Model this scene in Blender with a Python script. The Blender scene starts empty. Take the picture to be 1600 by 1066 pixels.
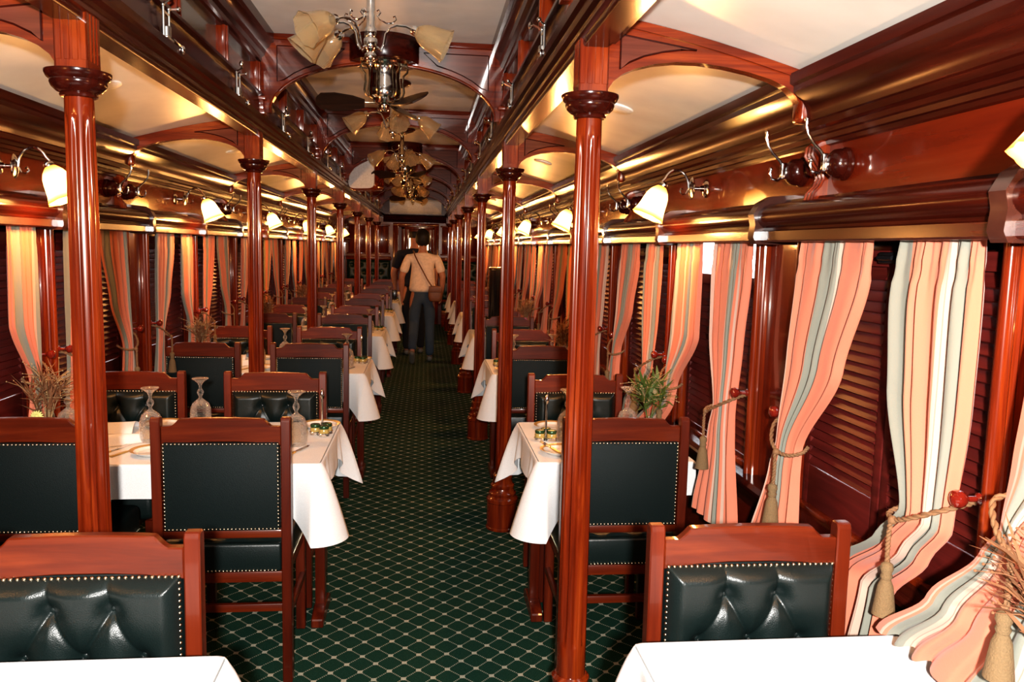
import bpy, bmesh, math, random
from mathutils import Vector, Matrix, noise
random.seed(7)
PI = math.pi
S = bpy.context.scene
C = S.collection
ORD = ['first', 'second', 'third', 'fourth', 'fifth', 'sixth', 'seventh', 'eighth', 'ninth', 'tenth',
       'eleventh', 'twelfth', 'thirteenth', 'fourteenth', 'fifteenth', 'sixteenth']

# ------------------------------------------------------------------ layout (metres; y runs down the carriage)
PX = 0.66            # post rows at x = -PX and +PX
PY0, BAY = 2.20, 2.10
POSTS = [PY0 + BAY * i for i in range(7)]
WALL = 1.34
YEND = 16.0
YBACK = -1.3
BAYS = range(-1, 6)

# ------------------------------------------------------------------ materials
def new_mat(name):
    m = bpy.data.materials.new(name); m.use_nodes = True
    nt = m.node_tree
    return m, nt, nt.nodes['Principled BSDF']

def ramp(nt, stops, interp='LINEAR'):
    r = nt.nodes.new('ShaderNodeValToRGB'); cr = r.color_ramp; cr.interpolation = interp
    while len(cr.elements) < len(stops): cr.elements.new(0.5)
    for e, (p, c) in zip(cr.elements, stops):
        e.position = p; e.color = (*c, 1)
    return r

def simple(name, col, rough=0.5, metal=0.0, coat=0.0, bump=0.0, scale=60, **kw):
    m, nt, b = new_mat(name)
    b.inputs['Base Color'].default_value = (*col, 1)
    b.inputs['Roughness'].default_value = rough
    b.inputs['Metallic'].default_value = metal
    b.inputs['Coat Weight'].default_value = coat
    b.inputs['Coat Roughness'].default_value = 0.08
    for k, v in kw.items():
        b.inputs[k.replace('_', ' ')].default_value = v
    n = nt.nodes.new('ShaderNodeTexNoise'); n.inputs['Scale'].default_value = scale; n.inputs['Detail'].default_value = 4
    tc = nt.nodes.new('ShaderNodeTexCoord'); nt.links.new(tc.outputs['Object'], n.inputs['Vector'])
    r = ramp(nt, [(0.3, tuple(c * 0.86 for c in col)), (0.7, tuple(min(1, c * 1.08) for c in col))])
    nt.links.new(n.outputs['Fac'], r.inputs['Fac']); nt.links.new(r.outputs['Color'], b.inputs['Base Color'])
    if bump:
        bp = nt.nodes.new('ShaderNodeBump'); bp.inputs['Strength'].default_value = bump; bp.inputs['Distance'].default_value = 0.004
        nt.links.new(n.outputs['Fac'], bp.inputs['Height']); nt.links.new(bp.outputs['Normal'], b.inputs['Normal'])
    return m

def wood(name, dark, mid, light, axis='Z', rough=0.22, coat=0.6, scale=9.0, coat_rough=0.06):
    m, nt, b = new_mat(name)
    tc = nt.nodes.new('ShaderNodeTexCoord')
    mp = nt.nodes.new('ShaderNodeMapping')
    s = {'X': (0.06, 1, 1), 'Y': (1, 0.06, 1), 'Z': (1, 1, 0.06)}[axis]
    mp.inputs['Scale'].default_value = s
    nt.links.new(tc.outputs['Object'], mp.inputs['Vector'])
    n1 = nt.nodes.new('ShaderNodeTexNoise'); n1.inputs['Scale'].default_value = scale * 3.2
    n1.inputs['Detail'].default_value = 6; n1.inputs['Roughness'].default_value = 0.62; n1.inputs['Distortion'].default_value = 0.6
    nt.links.new(mp.outputs['Vector'], n1.inputs['Vector'])
    r = ramp(nt, [(0.28, dark), (0.5, mid), (0.74, light)])
    nt.links.new(n1.outputs['Fac'], r.inputs['Fac'])
    nt.links.new(r.outputs['Color'], b.inputs['Base Color'])
    b.inputs['Roughness'].default_value = rough; b.inputs['Specular IOR Level'].default_value = 0.35
    b.inputs['Coat Weight'].default_value = coat
    b.inputs['Coat Roughness'].default_value = coat_rough
    b.inputs['Coat Tint'].default_value = (1, 0.82, 0.7, 1)
    return m

M = {}
for ax in 'XYZ':
    M['wood' + ax] = wood('mahogany_' + ax, (0.050, 0.0056, 0.0020), (0.14, 0.0175, 0.0036), (0.28, 0.050, 0.008), ax)
    M['dark' + ax] = wood('dark_mahogany_' + ax, (0.016, 0.0026, 0.0016), (0.036, 0.0046, 0.0024), (0.066, 0.009, 0.004), ax, rough=0.19, coat=0.0)
M['chairX'] = wood('chair_mahogany_X', (0.046, 0.0055, 0.0016), (0.098, 0.0125, 0.0026), (0.165, 0.027, 0.0052), 'X', rough=0.35, coat=0.3, scale=7)
M['chairZ'] = wood('chair_mahogany_Z', (0.042, 0.0048, 0.0016), (0.085, 0.010, 0.0024), (0.145, 0.021, 0.0045), 'Z', rough=0.35, coat=0.3, scale=7)
M['panel'] = wood('wall_panel_mahogany', (0.085, 0.0095, 0.0035), (0.115, 0.014, 0.0045), (0.15, 0.021, 0.006), 'Y', rough=0.25, coat=0.8, scale=5)
M['shutter'] = wood('shutter_mahogany', (0.045, 0.006, 0.005), (0.085, 0.010, 0.008), (0.13, 0.017, 0.012), 'Y', rough=0.42, coat=0.0)
M['shutter'].node_tree.nodes['Principled BSDF'].inputs['Specular IOR Level'].default_value = 0.16
M['spandrel'] = wood('spandrel_mahogany', (0.06, 0.014, 0.010), (0.105, 0.026, 0.017), (0.16, 0.042, 0.026), 'X', rough=0.2, coat=0.6)
M['leather'] = simple('green_black_leather', (0.006, 0.012, 0.0115), rough=0.30, bump=0.2, scale=420, Specular_IOR_Level=0.5)
M['leather_back'] = simple('matt_green_black_leather', (0.005, 0.0105, 0.0105), rough=0.55, bump=0.35, scale=420, Specular_IOR_Level=0.22)
M['brass'] = simple('antique_brass', (0.58, 0.50, 0.36), rough=0.22, metal=1.0)
M['chrome'] = simple('chrome', (0.78, 0.78, 0.76), rough=0.12, metal=1.0)
M['dullmetal'] = simple('satin_metal', (0.55, 0.55, 0.53), rough=0.35, metal=1.0)
M['silver'] = simple('table_silver', (0.75, 0.72, 0.66), rough=0.16, metal=1.0)
M['gold'] = simple('gilt', (0.72, 0.45, 0.14), rough=0.3, metal=0.6)
M['cloth'] = simple('white_linen', (0.76, 0.76, 0.76), rough=0.85, bump=0.12, scale=500)
M['china'] = simple('white_china', (0.85, 0.83, 0.78), rough=0.15, coat=0.5)
M['chinarim'] = simple('gold_rim_china', (0.62, 0.38, 0.13), rough=0.25, metal=0.3)
M['ceiling'] = simple('cream_ceiling', (0.84, 0.80, 0.73), rough=0.36, scale=3)
M['ceiling_mid'] = simple('grey_cream_ceiling', (0.88, 0.87, 0.84), rough=0.45, scale=3)
M['plastic'] = simple('white_plastic', (0.9, 0.88, 0.84), rough=0.4)
M['greyscreen'] = simple('grey_screen', (0.78, 0.79, 0.80), rough=0.3)
M['blade'] = wood('fan_blade_wood', (0.012, 0.007, 0.005), (0.022, 0.011, 0.008), (0.04, 0.018, 0.012), 'X', rough=0.35, coat=0.2)
M['black'] = simple('black_enamel', (0.01, 0.01, 0.011), rough=0.25, coat=0.4)
M['rope'] = simple('gold_rope', (0.19, 0.095, 0.042), rough=0.8, scale=200)
M['tassel'] = simple('tan_tassel', (0.17, 0.105, 0.048), rough=0.9, bump=0.6, scale=300)
M['knobred'] = simple('polished_red_knob', (0.16, 0.012, 0.006), rough=0.1, coat=1.0)
M['skin'] = simple('skin', (0.42, 0.19, 0.115), rough=0.55)
M['hair'] = simple('black_hair', (0.006, 0.005, 0.005), rough=0.6, bump=0.8, scale=120)
M['shirt'] = simple('cream_shirt', (0.80, 0.66, 0.55), rough=0.9, bump=0.3, scale=30)
M['navy'] = simple('navy_shirt', (0.012, 0.015, 0.03), rough=0.9, bump=0.3, scale=30)
M['denim'] = simple('blue_denim', (0.045, 0.075, 0.12), rough=0.9, bump=0.3, scale=80)
M['trouser'] = simple('dark_trousers', (0.010, 0.010, 0.012), rough=0.9)
M['shoe'] = simple('grey_shoe', (0.16, 0.15, 0.13), rough=0.5)
M['bag'] = simple('brown_leather_bag', (0.16, 0.06, 0.022), rough=0.5, bump=0.3)
M['leafgreen'] = simple('green_leaf', (0.075, 0.11, 0.018), rough=0.6)
M['leafbrown'] = simple('dried_brown', (0.20, 0.085, 0.035), rough=0.85)
M['leaftan'] = simple('dried_tan', (0.34, 0.24, 0.12), rough=0.85)
M['yellow'] = simple('yellow_petal', (0.68, 0.64, 0.20), rough=0.7)
M['pink'] = simple('pink_petal', (0.32, 0.05, 0.10), rough=0.7)
M['jarlid'] = simple('green_jar_lid', (0.03, 0.075, 0.03), rough=0.25, metal=0.4)
M['jam'] = simple('amber_relish', (0.42, 0.30, 0.09), rough=0.2, coat=0.6)
M['greyseal'] = simple('dark_bracket', (0.045, 0.016, 0.012), rough=0.25, coat=0.5)
M['benchgreen'] = simple('green_button_leather', (0.012, 0.035, 0.024), rough=0.35, bump=0.3, scale=300)
M['lining'] = simple('white_lining', (0.72, 0.70, 0.68), rough=0.9)

def glass_mat(name, col, rough, trans=1.0, alpha=1.0):
    m, nt, b = new_mat(name)
    b.inputs['Base Color'].default_value = (*col, 1)
    b.inputs['Transmission Weight'].default_value = trans
    b.inputs['Roughness'].default_value = rough
    b.inputs['IOR'].default_value = 1.45
    n = nt.nodes.new('ShaderNodeTexVoronoi'); n.inputs['Scale'].default_value = 90
    tc = nt.nodes.new('ShaderNodeTexCoord'); nt.links.new(tc.outputs['Object'], n.inputs['Vector'])
    bp = nt.nodes.new('ShaderNodeBump'); bp.inputs['Strength'].default_value = 0.25; bp.inputs['Distance'].default_value = 0.002
    nt.links.new(n.outputs['Distance'], bp.inputs['Height']); nt.links.new(bp.outputs['Normal'], b.inputs['Normal'])
    return m
mm, nt, b = new_mat('cut_crystal')
tr_ = nt.nodes.new('ShaderNodeBsdfTransparent'); tr_.inputs['Color'].default_value = (0.93, 0.92, 0.90, 1)
lw = nt.nodes.new('ShaderNodeLayerWeight'); lw.inputs['Blend'].default_value = 0.42
vo = nt.nodes.new('ShaderNodeTexVoronoi'); vo.inputs['Scale'].default_value = 120
tc = nt.nodes.new('ShaderNodeTexCoord'); nt.links.new(tc.outputs['Object'], vo.inputs['Vector'])
bp = nt.nodes.new('ShaderNodeBump'); bp.inputs['Strength'].default_value = 0.7; bp.inputs['Distance'].default_value = 0.004
nt.links.new(vo.outputs['Distance'], bp.inputs['Height']); nt.links.new(bp.outputs['Normal'], lw.inputs['Normal']); nt.links.new(bp.outputs['Normal'], b.inputs['Normal'])
b.inputs['Base Color'].default_value = (0.80, 0.74, 0.68, 1); b.inputs['Roughness'].default_value = 0.06; b.inputs['Metallic'].default_value = 0.55
ms = nt.nodes.new('ShaderNodeMixShader'); nt.links.new(lw.outputs['Facing'], ms.inputs['Fac'])
nt.links.new(tr_.outputs[0], ms.inputs[1]); nt.links.new(b.outputs[0], ms.inputs[2])
nt.links.new(ms.outputs[0], nt.nodes['Material Output'].inputs['Surface'])
M['crystal'] = mm
M['amberglass'] = glass_mat('amber_frosted_glass', (0.93, 0.78, 0.52), 0.14, 0.86)
M['pane'] = simple('etched_grey_glass', (0.10, 0.105, 0.095), rough=0.12, coat=0.6, scale=8)
mm, nt, b = new_mat('window_glass')
b.inputs['Transmission Weight'].default_value = 1; b.inputs['Roughness'].default_value = 0.0; b.inputs['IOR'].default_value = 1.02
n = nt.nodes.new('ShaderNodeTexNoise'); r_ = ramp(nt, [(0, (0.97, 0.98, 0.98)), (1, (1, 1, 1))]); nt.links.new(n.outputs['Fac'], r_.inputs['Fac']); nt.links.new(r_.outputs['Color'], b.inputs['Base Color'])
M['winglass'] = mm

def glow_mat(name, c0, c1, s0, s1, zlo, zhi):
    m, nt, b = new_mat(name)
    tc = nt.nodes.new('ShaderNodeTexCoord'); sx = nt.nodes.new('ShaderNodeSeparateXYZ')
    nt.links.new(tc.outputs['Object'], sx.inputs['Vector'])
    mr = nt.nodes.new('ShaderNodeMapRange'); mr.inputs['From Min'].default_value = zlo; mr.inputs['From Max'].default_value = zhi
    nt.links.new(sx.outputs['Z'], mr.inputs['Value'])
    r = ramp(nt, [(0.0, c1), (0.22, c0), (0.65, c0), (1.0, c1)])
    nt.links.new(mr.outputs['Result'], r.inputs['Fac'])
    r2 = ramp(nt, [(0.0, (s1,) * 3), (0.25, (s0,) * 3), (0.6, (s0,) * 3), (1.0, (s1,) * 3)])
    nt.links.new(mr.outputs['Result'], r2.inputs['Fac'])
    b.inputs['Base Color'].default_value = (0.35, 0.18, 0.05, 1)
    b.inputs['Roughness'].default_value = 0.4
    nt.links.new(r.outputs['Color'], b.inputs['Emission Color'])
    mu = nt.nodes.new('ShaderNodeMath'); mu.operation = 'MULTIPLY'; mu.inputs[1].default_value = 10.0
    nt.links.new(r2.outputs['Color'], mu.inputs[0]); nt.links.new(mu.outputs[0], b.inputs['Emission Strength'])
    return m
M['litshade'] = glow_mat('lit_amber_shade', (1.0, 0.58, 0.17), (0.95, 0.33, 0.04), 1.25, 0.13, 0.0, 0.13)
def emis(name, col, st):
    m, nt, b = new_mat(name)
    b.inputs['Emission Color'].default_value = (*col, 1); b.inputs['Emission Strength'].default_value = st
    n = nt.nodes.new('ShaderNodeTexNoise'); r = ramp(nt, [(0, tuple(c * .9 for c in col)), (1, col)])
    nt.links.new(n.outputs['Fac'], r.inputs['Fac']); nt.links.new(r.outputs['Color'], b.inputs['Emission Color'])
    return m
M['bulb'] = emis('warm_bulb', (1.0, 0.72, 0.35), 14)
M['daylit'] = emis('bright_doorway_window', (1.0, 0.86, 0.62), 1.6)

# carpet: green with dotted beige lattice
def carpet():
    m, nt, b = new_mat('green_lattice_carpet')
    L = nt.links.new
    tc = nt.nodes.new('ShaderNodeTexCoord'); sp = nt.nodes.new('ShaderNodeSeparateXYZ'); L(tc.outputs['Object'], sp.inputs['Vector'])
    def math_(op, a, bb=None, c=None):
        n = nt.nodes.new('ShaderNodeMath'); n.operation = op
        for i, v in enumerate((a, bb, c)):
            if v is None: continue
            if isinstance(v, (int, float)): n.inputs[i].default_value = v
            else: L(v, n.inputs[i])
        return n.outputs[0]
    px, py = 0.106, 0.112
    u0 = math_('MULTIPLY', sp.outputs['X'], 1 / px); v0 = math_('MULTIPLY', sp.outputs['Y'], 1 / py)
    u = math_('ADD', u0, v0); v = math_('SUBTRACT', u0, v0)
    du = math_('ABSOLUTE', math_('SUBTRACT', math_('FRACT', math_('ADD', u, 0.5)), 0.5))
    dv = math_('ABSOLUTE', math_('SUBTRACT', math_('FRACT', math_('ADD', v, 0.5)), 0.5))
    dots_v = math_('GREATER_THAN', math_('FRACT', math_('MULTIPLY', v, 9.0)), 0.42)
    dots_u = math_('GREATER_THAN', math_('FRACT', math_('MULTIPLY', u, 9.0)), 0.42)
    lu = math_('MULTIPLY', math_('MULTIPLY', math_('LESS_THAN', du, 0.034), dots_v), 0.75)
    lv = math_('MULTIPLY', math_('MULTIPLY', math_('LESS_THAN', dv, 0.034), dots_u), 0.75)
    # little square at crossings, aligned with the aisle
    sx = math_('LESS_THAN', math_('ADD', du, dv), 0.175)
    sq = math_('MULTIPLY', sx, math_('LESS_THAN', math_('ABSOLUTE', math_('SUBTRACT', du, dv)), 0.175))
    mask = math_('MAXIMUM', math_('MAXIMUM', lu, lv), sq)
    nz = nt.nodes.new('ShaderNodeTexNoise'); nz.inputs['Scale'].default_value = 260; nz.inputs['Detail'].default_value = 3
    L(tc.outputs['Object'], nz.inputs['Vector'])
    g = ramp(nt, [(0.3, (0.0055, 0.026, 0.017)), (0.7, (0.015, 0.056, 0.037))]); L(nz.outputs['Fac'], g.inputs['Fac'])
    w = ramp(nt, [(0.3, (0.27, 0.27, 0.21)), (0.7, (0.50, 0.49, 0.39))]); L(nz.outputs['Fac'], w.inputs['Fac'])
    mx = nt.nodes.new('ShaderNodeMix'); mx.data_type = 'RGBA'
    L(mask, mx.inputs['Factor']); L(g.outputs['Color'], mx.inputs['A']); L(w.outputs['Color'], mx.inputs['B'])
    L(mx.outputs['Result'], b.inputs['Base Color'])
    b.inputs['Roughness'].default_value = 0.95; b.inputs['Specular IOR Level'].default_value = 0.1
    bp = nt.nodes.new('ShaderNodeBump'); bp.inputs['Strength'].default_value = 0.5; bp.inputs['Distance'].default_value = 0.004
    L(nz.outputs['Fac'], bp.inputs['Height']); L(bp.outputs['Normal'], b.inputs['Normal'])
    return m
M['carpet'] = carpet()

# curtain stripes from UV
def curtain_mat():
    m, nt, b = new_mat('striped_salmon_curtain')
    L = nt.links.new
    uv = nt.nodes.new('ShaderNodeUVMap'); uv.uv_map = 'UVMap'
    sp = nt.nodes.new('ShaderNodeSeparateXYZ'); L(uv.outputs['UV'], sp.inputs['Vector'])
    fr = nt.nodes.new('ShaderNodeMath'); fr.operation = 'FRACT'; L(sp.outputs['X'], fr.inputs[0])
    sal, cream, grey, dk = (0.50, 0.155, 0.09), (0.45, 0.30, 0.235), (0.19, 0.19, 0.155), (0.27, 0.18, 0.14)
    r = ramp(nt, [(0.0, sal), (0.28, cream), (0.32, sal), (0.36, grey), (0.63, cream), (0.675, dk), (0.68, cream), (0.72, sal)], 'CONSTANT')
    L(fr.outputs[0], r.inputs['Fac'])
    L(r.outputs['Color'], b.inputs['Base Color'])
    b.inputs['Roughness'].default_value = 0.8
    b.inputs['Sheen Weight'].default_value = 0.2
    nz = nt.nodes.new('ShaderNodeTexNoise'); nz.inputs['Scale'].default_value = 350
    tc = nt.nodes.new('ShaderNodeTexCoord'); L(tc.outputs['Object'], nz.inputs['Vector'])
    bp = nt.nodes.new('ShaderNodeBump'); bp.inputs['Strength'].default_value = 0.15; bp.inputs['Distance'].default_value = 0.002
    L(nz.outputs['Fac'], bp.inputs['Height']); L(bp.outputs['Normal'], b.inputs['Normal'])
    return m
M['curtain'] = curtain_mat()

# ------------------------------------------------------------------ mesh builder
class B:
    def __init__(s): s.bm = bmesh.new(); s.uvs = None
    def _merge(s, tb, mat=None):
        if mat is not None: tb.transform(mat)
        me = bpy.data.meshes.new('tmp'); tb.to_mesh(me); tb.free()
        s.bm.from_mesh(me); bpy.data.meshes.remove(me)
    def box(s, x0, x1, y0, y1, z0, z1, bev=0.0, seg=2, mat=None):
        tb = bmesh.new(); bmesh.ops.create_cube(tb, size=1)
        for v in tb.verts:
            v.co = Vector(((x0 + x1) / 2 + v.co.x * (x1 - x0), (y0 + y1) / 2 + v.co.y * (y1 - y0), (z0 + z1) / 2 + v.co.z * (z1 - z0)))
        if bev: bmesh.ops.bevel(tb, geom=list(tb.edges), offset=bev, segments=seg, profile=0.5, affect='EDGES')
        s._merge(tb, mat); return s
    def prism(s, poly, axis, a0, a1, bev=0.0, mat=None):
        """poly: 2-D outline; axis 'X': (y,z), 'Y': (x,z), 'Z': (x,y)"""
        tb = bmesh.new()
        def P(p, a):
            return {'X': (a, p[0], p[1]), 'Y': (p[0], a, p[1]), 'Z': (p[0], p[1], a)}[axis]
        r0 = [tb.verts.new(P(p, a0)) for p in poly]; r1 = [tb.verts.new(P(p, a1)) for p in poly]
        n = len(poly)
        for i in range(n): tb.faces.new((r0[i], r0[(i + 1) % n], r1[(i + 1) % n], r1[i]))
        tb.faces.new(r0[::-1]); tb.faces.new(r1)
        bmesh.ops.recalc_face_normals(tb, faces=list(tb.faces))
        if bev:
            bmesh.ops.bevel(tb, geom=list(tb.edges), offset=bev, segments=1, affect='EDGES', clamp_overlap=True)
        tb2 = tb
        bmesh.ops.triangulate(tb2, faces=[f for f in tb2.faces if len(f.verts) > 4])
        s._merge(tb2, mat); return s
    def lathe(s, prof, c=(0, 0, 0), n=20, mat=None, mod=None, cap=True):
        tb = bmesh.new(); rings = []
        for (r, z) in prof:
            ring = []
            for k in range(n):
                a = 2 * PI * k / n
                rr = r * (mod(a, z) if mod else 1)
                ring.append(tb.verts.new((c[0] + rr * math.cos(a), c[1] + rr * math.sin(a), c[2] + z)))
            rings.append(ring)
        for a, b_ in zip(rings, rings[1:]):
            for k in range(n): tb.faces.new((a[k], a[(k + 1) % n], b_[(k + 1) % n], b_[k]))
        if cap:
            if prof[0][0] > 1e-5: tb.faces.new(rings[0][::-1])
            if prof[-1][0] > 1e-5: tb.faces.new(rings[-1])
        bmesh.ops.remove_doubles(tb, verts=list(tb.verts), dist=1e-6)
        s._merge(tb, mat); return s
    def tube(s, pts, r, n=8, mat=None, cap=True):
        pts = [Vector(p) for p in pts]; m = len(pts)
        rs = r if isinstance(r, (list, tuple)) else [r] * m
        tb = bmesh.new(); rings = []
        up = Vector((0, 0, 1)); prev = None
        for i, p in enumerate(pts):
            t = (pts[min(i + 1, m - 1)] - pts[max(i - 1, 0)])
            if t.length < 1e-9: t = Vector((0, 0, 1))
            t.normalize()
            if prev is None:
                a = t.cross(up)
                if a.length < 1e-3: a = t.cross(Vector((1, 0, 0)))
                a.normalize()
            else:
                a = prev - t * prev.dot(t)
                if a.length < 1e-6: a = t.orthogonal()
                a.normalize()
            prev = a; b_ = t.cross(a)
            rings.append([tb.verts.new(p + (a * math.cos(2 * PI * k / n) + b_ * math.sin(2 * PI * k / n)) * rs[i]) for k in range(n)])
        for a, b_ in zip(rings, rings[1:]):
            for k in range(n): tb.faces.new((a[k], a[(k + 1) % n], b_[(k + 1) % n], b_[k]))
        if cap: tb.faces.new(rings[0][::-1]); tb.faces.new(rings[-1])
        bmesh.ops.recalc_face_normals(tb, faces=list(tb.faces))
        s._merge(tb, mat); return s
    def sphere(s, c, r, seg=10, ring=7, scale=(1, 1, 1), mat=None):
        tb = bmesh.new(); bmesh.ops.create_uvsphere(tb, u_segments=seg, v_segments=ring, radius=r)
        for v in tb.verts: v.co = Vector((c[0] + v.co.x * scale[0], c[1] + v.co.y * scale[1], c[2] + v.co.z * scale[2]))
        s._merge(tb, mat); return s
    def ico(s, c, r):
        tb = bmesh.new(); bmesh.ops.create_icosphere(tb, subdivisions=1, radius=r)
        for v in tb.verts: v.co += Vector(c)
        s._merge(tb); return s
    def grid(s, fn, nu, nv, uvfn=None, closed_u=False):
        bm = s.bm; vs = [[bm.verts.new(fn(i / nu, j / nv)) for j in range(nv + 1)] for i in range(nu if closed_u else nu + 1)]
        lay = None
        if uvfn: lay = bm.loops.layers.uv.get('UVMap') or bm.loops.layers.uv.new('UVMap')
        N = len(vs)
        for i in range(nu):
            for j in range(nv):
                i2 = (i + 1) % N if closed_u else i + 1
                f = bm.faces.new((vs[i][j], vs[i2][j], vs[i2][j + 1], vs[i][j + 1]))
                if uvfn:
                    for l, (a, c) in zip(f.loops, ((i, j), (i + 1, j), (i + 1, j + 1), (i, j + 1))): l[lay].uv = uvfn(a / nu, c / nv)
        return s
    def blade(s, pts, w, up=(0, 0, 1)):
        """thin leaf ribbon along pts with tapering width w"""
        pts = [Vector(p) for p in pts]; m = len(pts); rows = []
        for i, p in enumerate(pts):
            t = (pts[min(i + 1, m - 1)] - pts[max(i - 1, 0)]).normalized()
            a = t.cross(Vector(up));
            if a.length < 1e-3: a = Vector((1, 0, 0))
            a.normalize(); k = math.sin(PI * min(0.98, 0.12 + 0.88 * i / (m - 1))) ** 0.7
            rows.append((s.bm.verts.new(p - a * w * k), s.bm.verts.new(p + a * w * k)))
        for (a, b_), (c, d) in zip(rows, rows[1:]): s.bm.faces.new((a, b_, d, c))
        return s
    def mesh(s, name, mat, angle=40, mat2=None):
        me = bpy.data.meshes.new(name); s.bm.to_mesh(me); s.bm.free()
        for p in me.polygons: p.use_smooth = True
        me.set_sharp_from_angle(angle=math.radians(angle))
        me.materials.append(M[mat] if isinstance(mat, str) else mat)
        return me
    def obj(s, name, mat, parent=None, angle=40, loc=None, label=None):
        o = bpy.data.objects.new(name, s.mesh(name, mat, angle)); C.objects.link(o)
        if parent: o.parent = parent
        if loc: o.location = loc
        if label: o['label'] = label
        return o

def thing(name, label, cat, loc=(0, 0, 0), rotz=0.0, group=None):
    o = bpy.data.objects.new(name, None); C.objects.link(o); o.empty_display_size = 0.05
    o.location = loc; o.rotation_euler = (0, 0, rotz); o['label'] = label; o['category'] = cat
    if group: o['group'] = group
    return o
def tag(o, label, cat, group=None):
    o['label'] = label; o['category'] = cat
    if group: o['group'] = group
    return o
def struct(o):
    o['kind'] = 'structure'; return o
def struct_empty(name, loc=(0, 0, 0), rotz=0):
    o = bpy.data.objects.new(name, None); C.objects.link(o); o.location = loc; o.rotation_euler = (0, 0, rotz); o.empty_display_size = 0.05
    return struct(o)
def part(name, me, parent, loc=(0, 0, 0), rot=(0, 0, 0)):
    o = bpy.data.objects.new(name, me); C.objects.link(o); o.parent = parent; o.location = loc; o.rotation_euler = rot
    return o
def dup(root, loc, rotz=0.0, label=None, group=None, name=None):
    r = root.copy(); C.objects.link(r); r.location = loc; r.rotation_euler = (0, 0, rotz)
    if name: r.name = name
    if label: r['label'] = label
    if group: r['group'] = group
    for ch in root.children:
        c = ch.copy(); C.objects.link(c); c.parent = r
        for g in ch.children:
            d = g.copy(); C.objects.link(d); d.parent = c
    return r
class Proto:
    """first call hands out the original thing, later calls copies"""
    def __init__(s, root): s.root = root; s.used = False
    def __call__(s, loc, rotz, label, group=None):
        if not s.used:
            s.used = True; r = s.root; r.location = loc; r.rotation_euler = (0, 0, rotz); r['label'] = label
            if group: r['group'] = group
            return r
        return dup(s.root, loc, rotz, label, group)
SIDE = {1: 'two-seat side', -1: 'four-seat side'}

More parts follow.
